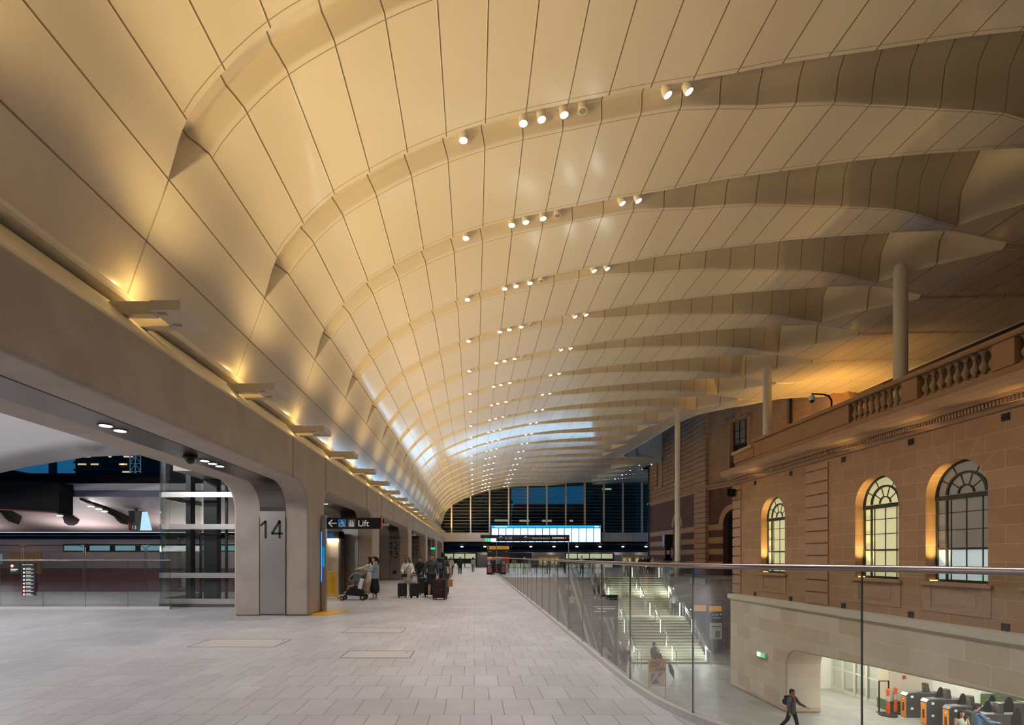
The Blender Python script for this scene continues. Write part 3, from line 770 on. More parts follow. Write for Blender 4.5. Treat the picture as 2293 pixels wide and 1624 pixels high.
t14 = lining(-17, 14.45, [('14', 2.16, .66)], 'steel strip with black number 14 on the nearest concrete pier and soffit')
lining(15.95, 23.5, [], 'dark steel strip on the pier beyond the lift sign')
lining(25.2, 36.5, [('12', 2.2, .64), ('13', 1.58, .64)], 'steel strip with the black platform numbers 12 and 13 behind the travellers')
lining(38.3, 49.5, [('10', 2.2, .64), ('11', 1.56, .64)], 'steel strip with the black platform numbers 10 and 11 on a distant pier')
lining(51.3, 62.5, [], 'narrow steel strip on the distant pier before the last opening')

def recessed(x, y, z, label, grp, col=(1,.93,.86), e=30):
    t = thing('recessed_downlight', label, 'downlight', (x, y, z), group=grp)
    MB().lathe([(.10,0),(.115,0),(.115,-.012),(.09,-.012)], (0,0,0), 16).build('bezel', M_DSTEEL, t)
    MB().lathe([(.085,-.006),(.085,-.014),(.0,-.016)], (0,0,0), 16).build('lens', MATS['spot_glow'], t)
    add_light('downlight_beam', 'SPOT', (0,0,-.03), e, col, t, size=.08, spot=120, blend=.8)
for (y, lab) in ((2.0,'nearest pair, behind the picture edge'),(7.9,'front one of the pair in the beam soffit'),(8.22,'rear one of the pair in the beam soffit'),(10.8,'front one of the three in the beam soffit'),(11.12,'middle one of the three in the beam soffit'),(11.44,'rear one of the three in the beam soffit')):
    recessed(-5.62, y, 3.655, 'round white downlight, ' + lab, 'downlights in the beam soffit', e=38)
for (y, lab) in ((18.0,'front one in the second opening'),(19.6,'rear one in the second opening'),(29,'inside the third opening'),(33,'deep inside the third opening'),(43,'inside the fourth opening')):
    recessed(-5.62, y, 3.655, 'round white downlight, ' + lab, 'downlights in the far openings', e=75)
t = thing('security_camera', 'black dome camera under the beam soffit before the three downlights', 'camera', (-5.62, 10.25, 3.65))
MB().lathe([(.13,0),(.14,-.05),(.08,-.07)], (0,0,0), 16).build('mount', M_BLACK, t); MB().ell((0,0,-.08), (.09,.09,.09)).build('dome', M_BLACK, t, smooth=60)
for x, y, z, lab in ((-4.85, 27.6, 3.36, 'white bullet camera at the top corner of the third opening'), (-4.85, 40.6, 3.36, 'white bullet camera at the top corner of the fourth opening')):
    t = thing('security_camera', lab, 'camera', (x, y, z))
    MB().tube([(0,0,.30),(0,0,0)], .03).build('mount', M_BLACK, t); MB().box(-.05,.32,-.07,.07,-.07,.06).build('housing', MATS['camera_white'], t, bevel=.01); MB().lathe([(.05,.32),(.05,.34)], (0,0,0), 10, 'X').build('lens', M_BLACK, t)

# ================================================================== BALUSTRADES
def path_pts(ctrl, step=.12):
    out = []
    for i in range(len(ctrl)-1):
        p0 = Vector(ctrl[max(i-1,0)]); p1 = Vector(ctrl[i]); p2 = Vector(ctrl[i+1]); p3 = Vector(ctrl[min(i+2,len(ctrl)-1)])
        n = max(1, int((p2-p1).length/step))
        curved = (p2-p1).length < 2.0
        for k in range(n):
            t = k/n
            out.append(0.5*((2*p1)+(p2-p0)*t+(2*p0-5*p1+4*p2-p3)*t*t+(-p0+3*p1-3*p2+p3)*t**3) if curved else p1.lerp(p2, t))
    out.append(Vector(ctrl[-1])); return out
def balustrade(name, label, ctrl, joint0, step, zr, kerb=True, z0=0.0, post=.008, railr=.026, group=None, postall=True):
    """glass panels between slim posts, a steel handrail on top; ctrl is the plan line"""
    t = thing(name, label, 'balustrade', (ctrl[0][0], ctrl[0][1], z0), group=group)
    o = Vector((ctrl[0][0], ctrl[0][1]))
    pts = [Vector((p[0], p[1])) for p in path_pts(ctrl)]
    s = [0.0]
    for a, b in zip(pts, pts[1:]): s.append(s[-1] + (b-a).length)
    def at(q):
        for i in range(len(s)-1):
            if s[i+1] >= q: f = (q - s[i]) / max(1e-9, s[i+1]-s[i]); return pts[i].lerp(pts[i+1], f) - o
        return pts[-1] - o
    js = [joint0]
    while js[0] - step > 0: js.insert(0, js[0]-step)
    while js[-1] + step < s[-1]: js.append(js[-1]+step)
    js = [0.0] + js + [s[-1]]
    for a, b in zip(js, js[1:]):
        if b - a < .05: continue
        n = max(1, int((b-a)/.25)); q = [at(a + (b-a)*k/n) for k in range(n+1)]
        g = MB()
        L = []; R = []
        for k, p in enumerate(q):
            d = (q[min(k+1,n)] - q[max(k-1,0)]).normalized(); nn = Vector((-d.y, d.x))*.008
            L.append(p+nn); R.append(p-nn)
        vs = []
        for k in range(n+1): vs += [(L[k].x,L[k].y,.10),(R[k].x,R[k].y,.10),(R[k].x,R[k].y,zr-.03),(L[k].x,L[k].y,zr-.03)]
        fs = [(0,1,2,3), (4*n+3,4*n+2,4*n+1,4*n)]
        for k in range(n):
            A = 4*k; Bq = A+4
            fs += [(A,A+1,Bq+1,Bq),(A+1,A+2,Bq+2,Bq+1),(A+2,A+3,Bq+3,Bq+2),(A+3,A,Bq,Bq+3)]
        g.add(vs, fs).build('glass_panel', M_GLASS, t, smooth=30, fix=False)
    for j in js[1:-1]:
        p = at(j); d = (at(j+.05) - at(j-.05)).normalized(); rz = math.atan2(d.y, d.x)
        MB().cbox((p.x, p.y, zr/2), (post, post*2.2, zr-.02), rz=rz).build('post', mat('glass_edge', (.10,.13,.12), .25, .4), t)
    rp = [(p.x-o.x, p.y-o.y, zr) for p in pts]
    MB().tube(rp, railr, 12).build('handrail', M_RAIL, t, smooth=60)
    if kerb:
        k = MB()
        for i in range(len(pts)-1):
            a = pts[i]-o; b = pts[i+1]-o; k.beam((a.x,a.y,.03), (b.x,b.y,.03), .09, .10)
        k.build('kerb', mat('kerb_stone', (0.50,0.47,0.44), 0.5), t)
    return t
balustrade('glass_balustrade', 'long glass balustrade with steel handrail curving along the floor edge above the lower concourse',
           [(2.02,50.5)] + [(x-.06 if y > 5 else x-.09, y) for x, y in CURVE[1:]], 50.5-6.66, 1.47, 1.56)
balustrade('glass_balustrade', 'glass balustrade with steel handrail in front of the train on the left', [(-22.9,16.3),(-9.56,16.3)], 1.32, 1.335, 1.54, post=.005, railr=.018)
balustrade('glass_balustrade', 'distant glass balustrade at the head of the stairs on the right', [(15.1,42.2),(17.2,42.2),(17.2,47.5)], 1.0, 1.4, 1.25, kerb=False)
balustrade('glass_balustrade', 'distant glass balustrade around the head of the escalators', [(2.3,42.3),(5.9,42.3)], 1.2, 1.3, 1.1, kerb=False)

# ================================================================== STAIRS, ESCALATORS
def stairs():
    t = thing('staircase', 'wide pale stone staircase with a landing rising from the lower concourse', 'stairs', (12.5, 33, -5.2))
    X0, X1 = -2.4, 2.45; ri = 5.2/32
    prof_ = [(0,0)]; y = 0.0; z = 0.0; nos = []
    for k in range(32):
        if k == 16: y += 1.15; prof_.append((y, z))
        z += ri; prof_.append((y, z)); nos.append((y, z)); y += .235; prof_.append((y, z))
    prof_ += [(y, 0)]
    ytop = y
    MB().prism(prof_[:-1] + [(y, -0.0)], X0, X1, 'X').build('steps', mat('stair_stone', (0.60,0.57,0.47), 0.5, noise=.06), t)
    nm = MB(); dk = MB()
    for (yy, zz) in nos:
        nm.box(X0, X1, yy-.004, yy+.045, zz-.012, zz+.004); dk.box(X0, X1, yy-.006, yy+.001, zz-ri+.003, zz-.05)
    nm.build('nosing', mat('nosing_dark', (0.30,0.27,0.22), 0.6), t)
    dk.build('riser', mat('riser_dark', (0.34,0.31,0.25), 0.6), t)  # risers in a darker tone than the treads
    return nos, ri, ytop
nos, ri, ytop = stairs()
M_POSTLIT = mat('lit_post', (0.8,0.85,0.82), 0.4, emit=(0.80,0.95,0.90), estr=1.7)
def stair_rail(x, label, glass=False):
    t = thing('stair_handrail', label, 'handrail', (12.5 + x, 33, -5.2), group='handrails of the staircase')
    pl = [(-.55, .95), (-.15, 1.0), (0, 1.02)] + []
    ln = [(0,ri),(15*.235, 16*ri),(15*.235+1.3,16*ri),(ytop, 32*ri),(ytop+.6, 32*ri)]
    rail = [(0,-.6,.88),(0,-.25,.95)] + [(0, y, z + .95) for y, z in ln]
    MB().tube(rail, .024, 10).build('rail', M_STEEL, t, smooth=60)
    lo = [(0, y, z + .72) for y, z in ln]
    MB().tube(lo, .016, 8).build('lower_rail', M_STEEL, t, smooth=60)
    def zat(y):
        for (a, za), (b, zb) in zip(ln, ln[1:]):
            if y <= b: return za + (zb-za)*max(0,(y-a))/(b-a)
        return ln[-1][1]
    y = 0.1; k = 0
    while y < ytop + .5:
        z = zat(y)
        MB().box(-.02,.02,y-.035,y+.035,z,z+.92).build('post', M_POSTLIT if k % 2 == 0 else M_STEEL, t)
        if k % 3 == 0: add_light('post_light', 'POINT', (.0 + (.12 if x < 2 else -.12), y, z+.75), E_LOW*2.2, (0.90,1.0,0.86), t, size=.025)
        y += 1.05; k += 1
    MB().box(-.02,.02,-.62,-.56,0,.9).build('post', M_STEEL, t)
    if glass:
        g = MB(); gl = [(y, z) for y, z in ln]
        g.prism([(y, z+.05) for y, z in gl] + [(y, z+1.25) for y, z in gl[::-1]], .10, .112, 'X').build('glass_side', M_GLASS, t)
stair_rail(-2.3, 'left steel handrail with glass side on the staircase', True)
stair_rail(.15, 'central steel handrail with lit posts on the staircase')
stair_rail(2.3, 'right steel handrail with glass side on the staircase', True)

def escalator(x, label):
    t = thing('escalator', label, 'escalator', (x, 31.2, -5.2), group='escalators beside the stairs')
    W = 1.2; y1, y2 = 1.2, 9.3; H = 5.2
    side = [(0,-.0),(0,.28),(y1,.28),(y2,H+.28),(10.5,H+.28),(10.5,H-.3),(y2+.2,H-.5),(y1+1.4,0)]
    for s in (-1, 1):
        xx = s*W/2
        MB().prism(side, xx-.08 if s > 0 else xx-.02, xx+.02 if s > 0 else xx+.08, 'X').build('side_panel', M_STEEL, t)
        g = [(0,.28),(y1,.28),(y2,H+.28),(10.5,H+.28),(10.5,H+1.05),(y2-.1,H+1.05),(y1-.3,1.05),(0,1.05)]
        MB().prism(g, xx-.006, xx+.006, 'X').build('glass_side', M_GLASS, t)
        r = [(xx,.0,.35),(xx,-.35,.5),(xx,-.42,.75),(xx,-.25,1.02),(xx,0,1.08),(xx,y1-.3,1.08),(xx,y2-.1,H+1.08),(xx,10.4,H+1.08),(xx,10.7,H+.95)]
        MB().tube(r, .035, 8).build('handrail', M_BLACK, t, smooth=60)
    st = MB(); n = 26
    for k in range(n):
        f0, f1 = k/n, (k+1)/n
        ya, yb = y1 + (y2-y1)*f0, y1 + (y2-y1)*f1; za = H*(k+.5)/n
        st.box(-W/2+.08, W/2-.08, ya, yb, za-.25, za)
    st.box(-W/2+.08, W/2-.08, -.5, y1, -.0, .05); st.box(-W/2+.08, W/2-.08, y2, 10.5, H-.1, H+.02)
    st.build('steps', mat('step_metal', (0.16,0.15,0.15), 0.4, 0.7), t)
    return t
escalator(6.9, 'escalator with glass sides left of the stairs, farther from the stairs')
escalator(8.5, 'escalator with glass sides left of the stairs, next to the stairs')

# light panels out of view, added to brighten the gate room
def panel_light(x, y, z, sx, sy, e, label, col=(1,.95,.86)):
    t = thing('added_light_panel', label, 'ceiling light', (x, y, z), group='added light panels over the gates')
    MB().box(-sx/2-.03, sx/2+.03, -sy/2-.03, sy/2+.03, -.01, .05).build('frame', M_WHITE, t)
    MB().box(-sx/2, sx/2, -sy/2, sy/2, -.02, -.01).build('diffuser', mat('panel_glow', (1,.95,.88), .5, emit=(1,.95,.86), estr=5), t)
    add_light('panel_beam', 'AREA', (0,0,-.04), e, col, t, size=sx, size_y=sy)
for i, (x, y) in enumerate(((17.2,24.6),(17.2,20.2),(17.2,15.8),(21.5,25.6),(21.5,21.0),(21.5,16.5),(26.5,22),(26.5,17))):
    panel_light(x, y, -1.86, 1.2, 1.2, E_LOW*4.2, 'added square light panel in the gate room ceiling, %s' % ['over the glass doors','over the front gates','over the near gates','behind the pillar','over the rear gates','beside the near gates','deep in the room','near the tiled wall'][i])
# orange flood lamps standing on the terrace behind the stone balustrade
for i, (x, y) in enumerate(((19.5,15.5),(21.0,19.5),(22.5,24.0),(21.0,28.0),(22.5,32.5))):
    t = thing('flood_lamp', 'orange flood lamp on the terrace, %s' % ['nearest','second','middle one','fourth','farthest near the brick building'][i], 'lamp', (x, y, 6.45 if y < 28 else 7.5), group='orange flood lamps on the terrace')
    MB().cbox((0,0,.28), (.3,.22,.22), rx=.6).box(-.03,.03,-.03,.03,0,.25).build('body', M_BLACK, t)
    MB().cbox((0,.03,.40), (.24,.02,.16), rx=.6+pi/2).build('lens', mat('sodium_glow', (1,.5,.1), .5, emit=(1.0,0.50,0.10), estr=20), t)
    add_light('flood_beam', 'SPOT', (0,0,.55), E_ORANGE*(.03,.05,.12,1.8,6.5)[i], (1.0,0.52,0.10), t, size=.15, spot=125, blend=.9, target=(x+0.5, y+2, 13))
    for l in t.children:
        if l.type == 'LIGHT': l.rotation_euler = Vector((.1,.45,1)).to_track_quat('-Z','Y').to_euler()
if True:
    structure(MB().box(19, 27, 28.2, 36, 6.9, 7.4).build('terrace_rear', M_STONE)) if False else None
# ================================================================== SIGNS AND STATION FITTINGS
def flat(t, name, m, x0, x1, z0, z1, y=-.02, th=.006): return MB().box(x0, x1, y-th, y, z0, z1).build(name, m, t)
M_BLUE = mat('sign_blue', (0.02,0.16,0.40), .5, emit=(.02,.16,.40), estr=.3)
M_GREY = mat('sign_grey', (0.16,0.15,0.15), .5)
def arrow(t, x, z, s, ang, m, y=-.03):
    a = MB(); c, n = cos(ang), sin(ang)
    R = lambda u, v: (x + u*c - v*n, y, z + u*n + v*c)
    a.beam(R(-.5*s,0), R(.45*s,0), .004, .11*s)
    for q in (1,-1): a.beam(R(.5*s,0), R(.05*s,.42*s*q), .004, .11*s)
    return a.build('arrow', m, t)
def wheelchair(t, x, z, s, y=-.034):
    a = MB(); P = lambda u, v: (x+u*s, y, z+v*s)
    a.lathe([(.05*s,-.004),(.05*s,.004)], P(-.05,.36), 12, 'Y')
    a.tube([P(-.03,.26),P(0,.0),P(.2,.0),P(.28,-.3),P(.36,-.28)], .028*s, 6); a.tube([P(-.01,.14),P(.17,.14)], .025*s, 6)
    a.tube([P(-.06+.24*cos(k), -.14+.24*sin(k)) for k in [2.0+.35*i for i in range(12)]], .026*s, 6)
    return a.build('wheelchair_symbol', M_SIGNW, t)
def lift_symbol(t, x, z, s, y=-.034):
    a = MB()
    for u0,u1,v0,v1 in ((-.3,.3,-.38,-.33),(-.3,.3,.07,.12),(-.3,-.25,-.38,.12),(.25,.3,-.38,.12)): a.box(x+u0*s,x+u1*s,y-.004,y,z+v0*s,z+v1*s)
    for k in (-.15,0,.15):
        a.box(x+(k-.045)*s,x+(k+.045)*s,y-.004,y,z-.30*s,z-.08*s); a.lathe([(.04*s,-.004),(.04*s,.004)], (x+k*s,y,z-.02*s), 8, 'Y')
    for q in (-1,1):
        a.box(x+(q*.12-.02)*s,x+(q*.12+.02)*s,y-.004,y,z+.18*s,z+.38*s)
        v = z+(.38 if q<0 else .18)*s; d = -q
        a.prism([(x+(q*.12-.08)*s,v-d*.07*s),(x+(q*.12+.08)*s,v-d*.07*s),(x+q*.12*s,v+d*.03*s)], y-.004, y, 'Y')
    return a.build('lift_symbol', M_SIGNW, t)

def lift_sign():
    t = thing('lift_sign', 'black Lift sign with white arrow and blue wheelchair square, projecting from the steel post', 'sign', (-4.40, 15.5, 2.48))
    MB().box(-.02,1.62,-.02,.10,0,.335).build('board', M_SIGNK, t, bevel=.005)
    MB().box(1.62,1.635,-.02,.10,0,.335).build('edge_strip', mat('red_edge', (.7,.12,.03), .5), t)
    arrow(t, .17, .17, .24, pi, M_SIGNW)
    flat(t, 'blue_square', M_BLUE, .33, .57, .05, .29); wheelchair(t, .45, .165, .24)
    flat(t, 'grey_square', M_GREY, .61, .85, .05, .29); lift_symbol(t, .73, .165, .24)
    text('Lift', .26, (.92, -.026, .08), M_SIGNW, t)
    p = thing('steel_post', 'brushed steel post standing on the yellow mat beside the concrete pier', 'post', (-4.52, 15.6, 0))
    MB().box(-.06,.07,-.08,.08,.012,2.9).build('shaft', M_STEEL, p, bevel=.01)
    MB().box(-.065,-.045,-.085,-.07,.9,2.4).build('light_strip', mat('blue_strip', (.05,.25,.6), .4, emit=(.08,.35,.8), estr=1.2), p)
    MB().box(-.02,.03,-.1,-.08,1.35,1.95).build('blue_label', mat('cyan_label', (.0,.35,.65), .4, emit=(0,.3,.6), estr=.6), p)
    m = thing('tactile_mat', 'yellow tactile floor mat at the foot of the steel post', 'mat', (-4.44, 15.5, 0))
    MB().prism([(-.42,-.95),(.32,-.95),(.62,.25),(.0,.25)], 0.0, .012, 'Z').build('base', M_YEL, m)
    d = MB()
    for i in range(6):
        for j in range(10): d.lathe([(.02,0),(.015,.006)], (-.3+.09*i+.03*j, -.88+.11*j, .011), 8)
    d.build('tactile_studs', M_YEL, m)
lift_sign()

def lift_door():
    t = thing('lift_entrance', 'bronze-lit steel lift door beyond the yellow folding barrier', 'lift', (-6.2, 22.6, 0))
    f = MB().box(-.52,-.30,-.1,.5,0,2.75).box(.30,.40,-.1,.5,0,2.75).box(-.52,.40,-.1,.5,2.45,2.75); f.build('frame', M_DSTEEL, t, bevel=.01)
    MB().box(-.30,.30,-.02,.04,0,2.45).build('door', mat('warm_steel', (0.62,0.50,0.36), .38, .9), t)
    MB().box(-.28,.28,-.06,-.03,2.38,2.43).build('light_strip', mat('warm_strip', (1,.85,.55), .5, emit=(1,.8,.5), estr=6), t)
    add_light('strip_beam', 'AREA', (0,-.25,2.40), 14, (1,.8,.5), t, size=.5, size_y=.1, target=(0,-.05,.8))
    MB().box(-.42,-.36,-.12,-.1,1.1,1.35).build('call_panel', M_BLACK, t)
    MB().box(-.5,.1,-.15,-.1,2.52,2.68).build('blue_sign', M_BLUE, t)
lift_door()

def totem_screen():
    t = thing('advert_screen', 'slim tall lit advert screen seen edge-on beside the third opening', 'screen', (-5.35, 27.2, 0))
    MB().box(-.08,.08,-.55,.55,0,2.5).build('case', M_BLACK, t, bevel=.01)
    MB().box(.08,.09,-.5,.5,.35,2.4).box(-.06,.06,-.56,-.55,.35,2.4).build('screen', mat('advert_glow', (.7,.6,.6), .4, emit=(.75,.65,.62), estr=1.2), t)
totem_screen()

def departure_board():
    t = thing('departure_board', 'wide bright departures display with blue header across the far glazed wall', 'screen', (2.55, 77.4, 3.85))
    Wd = 16.35; n = 15
    MB().box(-.1,Wd+.1,0,.54,-.08,2.52).build('case', M_BLACK, t)
    flat(t, 'header', mat('board_blue', (.0,.30,.62), .4, emit=(0.02,.42,.85), estr=1.0), 0, Wd, 2.12, 2.46, y=-.0, th=.02)
    text('Next Departures', .26, (.55,-.03,2.2), mat('board_text_white', (1,1,1), .5, emit=(1,1,1), estr=2.0), t)
    text('18:34', .28, (Wd-.95,-.03,2.19), MATS['board_text_white'], t)
    pan = emit('board_white', (0.34,0.66,1.0), 3.2)
    ink = mat('board_ink', (.1,.2,.4), .5, emit=(.30,.42,.6), estr=1.3)
    for k in range(n):
        a = Wd*k/n
        c = MB().box(a+.06, a+Wd/n-.06, -.02, 0, 0, 2.04).build('departure_column', pan, t)
        l = MB().box(a+.10, a+.30, -.028,-.02, 1.78, 1.93)
        for q in range(9): l.box(a+.10, a+.10+(.35+.5*random.random()), -.028, -.02, 1.55-.15*q, 1.585-.15*q)
        l.build('timetable_lines', ink, c)
    add_light('board_light', 'AREA', (Wd/2,-.15,1.1), 140, (.45,.75,1.0), t, size=Wd, size_y=2.0, target=(Wd/2,-5,1.1))
departure_board()

def gantry_sign():
    t = thing('overhead_sign', 'dark overhead wayfinding sign to platforms 1-12 and the Grand Concourse on a slim frame', 'sign', (2.15, 50.4, 3.15))
    MB().box(-1.55,7.12,0,.16,.30,.62).box(0,7.12,-.02,.18,-.0,.62).build('board', mat('sign_charcoal', (0.022,0.022,0.03), .4), t, bevel=.01)
    M2 = mat('sign_panel_blue', (0.035,0.04,0.075), .4); flat(t, 'platform_panel', M2, .02, 2.4, .03, .59, y=-.02)
    arrow(t, .42, .32, .38, pi/2, M_SIGNW, y=-.05); text('1-12', .36, (.85,-.04,.19), M_SIGNW, t)
    arrow(t, 2.85, .32, .38, pi/2, M_SIGNW, y=-.05); flat(t, 'small_sign', M_GREY, 3.12, 3.42, .24, .42, y=-.04)
    text('Grand Concourse', .235, (3.48,-.04,.235), M_SIGNW, t)
    for k in range(6): flat(t, 'pictogram', M_SIGNW, 5.42+.2*k, 5.55+.2*k, .24, .40, y=-.04)
    MB().lathe([(.10,-.05),(.10,-.04)], (6.72,0,.32), 16, 'Y').build('red_badge', mat('badge_red', (.7,.05,.05), .5, emit=(.7,.05,.05), estr=.4), t)
    flat(t, 'badge_text', mat('badge_red2', (.5,.1,.1), .5), 6.86, 7.05, .28, .36, y=-.04)
    l = MB()
    for x in (7.05,): l.box(x-.035, x+.035, .03, .13, -3.15, 0)
    l.box(.02,.06,.03,.13,-3.15,.0); l.build('frame_leg', M_STEEL, t)
    e = thing('exit_sign', 'green and white running man exit sign hanging under the overhead sign', 'sign', (1.05, 50.4, 3.10))
    MB().box(0,1.08,0,.08,0,.34).build('case', M_WHITE, e)
    flat(e, 'green_field', mat('exit_green', (.0,.42,.16), .5, emit=(0,.55,.22), estr=1.3), .02, .55, .02, .32, y=0)
    r = MB().box(.30,.42,-.014,-.008,.14,.20).box(.33,.39,-.014,-.008,.08,.26).box(.08,.13,-.014,-.008,.07,.26); r.build('symbol', M_SIGNW, e)
    flat(e, 'white_field', mat('exit_white', (.8,.8,.8), .5, emit=(.9,1,.95), estr=1.2), .57, 1.06, .02, .32, y=0)
    MB().box(.4,.6,.02,.06,.34,.40).build('hanger', M_BLACK, e)
gantry_sign()
def info_totem(label, loc, rz, sc=1.0, low=True):
    t = thing('information_totem', label, 'sign', loc, rz); H = 2.75*sc
    MB().box(-.45,.45,0,.16,0,H).box(.49,1.75,0,.16,0,H).build('body', mat('totem_charcoal', (.035,.036,.045), .45), t, bevel=.01)
    flat(t, 'yellow_header', mat('header_yellow', (.72,.33,.03), .5, emit=(.75,.33,.03), estr=.35), -.43, .43, H-.36, H-.06, y=0); flat(t, 'yellow_header', MATS['header_yellow'], .51, 1.73, H-.36, H-.06, y=0)
    text('Welcome', .17, (-.18,-.01,H-.27), M_SIGNK, t); text('to Central', .20, (.60,-.01,H-.28), M_SIGNK, t)
    MB().box(-.40,-.24,-.012,-.008,H-.33,H-.09).build('information_symbol', M_SIGNK, t)
    text('8  9-10', .12, (-.35,-.01,H-.62), M_SIGNW, t); text('1-7', .12, (1.35,-.01,H-.62), M_SIGNW, t)
    flat(t, 'map', mat('map_blue', (.16,.24,.36), .5, emit=(.16,.24,.36), estr=.3), -.43, .43, .95, H-1.25, y=0); flat(t, 'map', MATS['map_blue'], .51, 1.0, .95, H-1.25, y=0)
    flat(t, 'red_notice', mat('notice_red', (.65,.05,.06), .5, emit=(.65,.05,.06), estr=.3), 1.02, 1.73, .9, H-1.15, y=0)
    flat(t, 'yellow_strip', MATS['header_yellow'], -.43, 1.0, H-1.25, H-1.12, y=0)
info_totem('two-part charcoal information totem with yellow header by the far end of the balustrade', (1.75, 51.6, 0), 0)
def advert_totem(label, loc):
    t = thing('menu_board', label, 'sign', loc)
    t.scale = (.55,1,1)
    MB().box(-.5,.5,0,.3,0,1.3).build('body', M_SIGNK, t, bevel=.01)
    for i in range(3):
        for j in range(3): flat(t, 'menu_picture', mat('menu_pink', (.45,.12,.14), .5, emit=(.45,.12,.14), estr=.3), -.34+.25*j, -.16+.25*j, (.22+.2*i), (.37+.2*i), y=0)
    for q in range(4): flat(t, 'menu_line', M_SIGNW, -.35, .35, .9+.09*q, .93+.09*q, y=0)
advert_totem('black menu board with rows of small red pictures in front of the information totem', (1.42, 47.6, 0))
advert_totem('black menu board behind the start of the glass balustrade', (2.75, 48.6, 0))

def lower_signs():
    t = thing('wayfinding_board', 'grey wayfinding board on a dark post at the foot of the stairs', 'sign', (7.7, 30.0, -5.2))
    MB().box(-.87,.62,-.05,.05,3.35,4.63).build('board', mat('dim_charcoal', (.06,.055,.065), .45), t, bevel=.01)
    MB().box(.40,.60,-.04,.04,0,3.35).build('post', M_BLACK, t)
    flat(t, 'black_panel', M_BLACK,   .05, .60, 4.3, 4.61, y=-.05)
    arrow(t, -.72, 4.45, .2, pi/2, M_SIGNW, y=-.07); text('1-12', .19, (-.55,-.06,4.38), M_SIGNW, t)
    flat(t, 'divider', M_SIGNW, -.82, .5, 3.95, 3.97, y=-.05)
    for q, (a, b) in enumerate(((-.6,.45),(-.8,-.1))): flat(t, 'small_text', M_SIGNW, a, b, 3.82-.16*q, 3.86-.16*q, y=-.05)
    t = thing('information_totem', 'tall charcoal totem with yellow header and white poster beside the stairs', 'sign', (16.75, 37.2, -5.2))
    MB().box(-1.05,-.08,.0,.3,0,3.45).box(-.04,1.02,-.1,.22,0,3.4).build('body', MATS['totem_charcoal'], t, bevel=.01)
    flat(t, 'yellow_header', MATS['header_yellow'], -1.03, -.1, 2.95, 3.38, y=0); flat(t, 'yellow_header', MATS['header_yellow'], .05, .96, 2.92, 3.32, y=-.1)
    text('1-12', .22, (.30,-.12,2.62), M_SIGNW, t); arrow(t, .88, 2.70, .2, pi/2, M_SIGNW, y=-.13)
    flat(t, 'small_text', M_SIGNW, .35, .9, 2.45, 2.48, y=-.1)
    p = flat(t, 'poster', mat('poster_white', (.72,.72,.68), .5), .12, .98, .95, 2.1, y=-.1)
    flat(t, 'poster_art', mat('poster_art', (.20,.24,.22), .5), .5, .85, 1.05, 1.55, y=-.108); flat(t, 'poster_text', mat('poster_ink', (.1,.1,.25), .5), .2, .9, 1.8, 1.9, y=-.108)
    # orange easel sign
    t = thing('easel_sign', 'orange easel sign reading HOTDOG? on the lower concourse floor', 'sign', (8.72, 24.7, -5.2), .05) if False else thing('easel_sign', 'orange easel sign with black lettering and a picture on the lower concourse floor', 'sign', (8.72, 24.7, -5.2), .05)
    f = MB()
    for s in (-1, 1): f.box(s*.40-.02, s*.40+.02, -.02, .02, 0.02, 1.95); f.box(s*.40-.03,s*.40+.03,-.28,.28,0,.03)
    f.box(-.4,.4,-.02,.02,.68,.72).box(-.4,.4,-.02,.02,1.91,1.95).box(-.4,.4,-.02,.02,1.35,1.38); f.build('frame', M_ORG, t)
    MB().box(-.38,.38,-.012,.012,1.38,1.92).build('board', M_ORG, t)
    for s, x, z, q in (('HO', -.33, 1.73, .19), ('DON', -.33, 1.56, .14), ('PLISH', -.22, 1.44, .16)): 
        pass
    text('HOLD', .17, (-.32,-.018,1.74), M_BLACK, t, bold=.006); text("DON'T", .14, (-.32,-.018,1.60), M_BLACK, t, bold=.005); text('RUSH', .20, (-.10,-.018,1.43), M_BLACK, t, bold=.006)
    flat(t, 'picture', mat('picture_white', (.70,.68,.64), .5), -.36, .36, .74, 1.34, y=-.012); 
    MB().prism([(-.34,.85),(-.1,1.3),(-.3,1.3)], -.026, -.018, 'Y').prism([(.0,1.05),(.3,1.32),(.1,1.32)], -.026, -.018, 'Y').prism([(-.3,.8),(.1,.8),(-.05,1.1)], -.026,-.018,'Y').build('picture_shape', mat('picture_grey', (.2,.19,.2), .5), t)
    # exit sign on pale wall
    e = thing('exit_sign', 'green exit sign on the pale stone wall left of the rounded opening', 'sign', (13.58, 24.55, -3.0))
    MB().box(0,.10,-.35,.35,-.11,.11).build('case', M_WHITE, e); MB().box(-.008,0,-.33,.0,-.10,.10).build('green_field', MATS['exit_green'], e); MB().box(-.008,0,.02,.33,-.10,.10).build('white_field', MATS['exit_white'], e)
    MB().box(-.014,-.008,-.22,-.12,-.07,.07).build('symbol', M_SIGNW, e)
lower_signs()
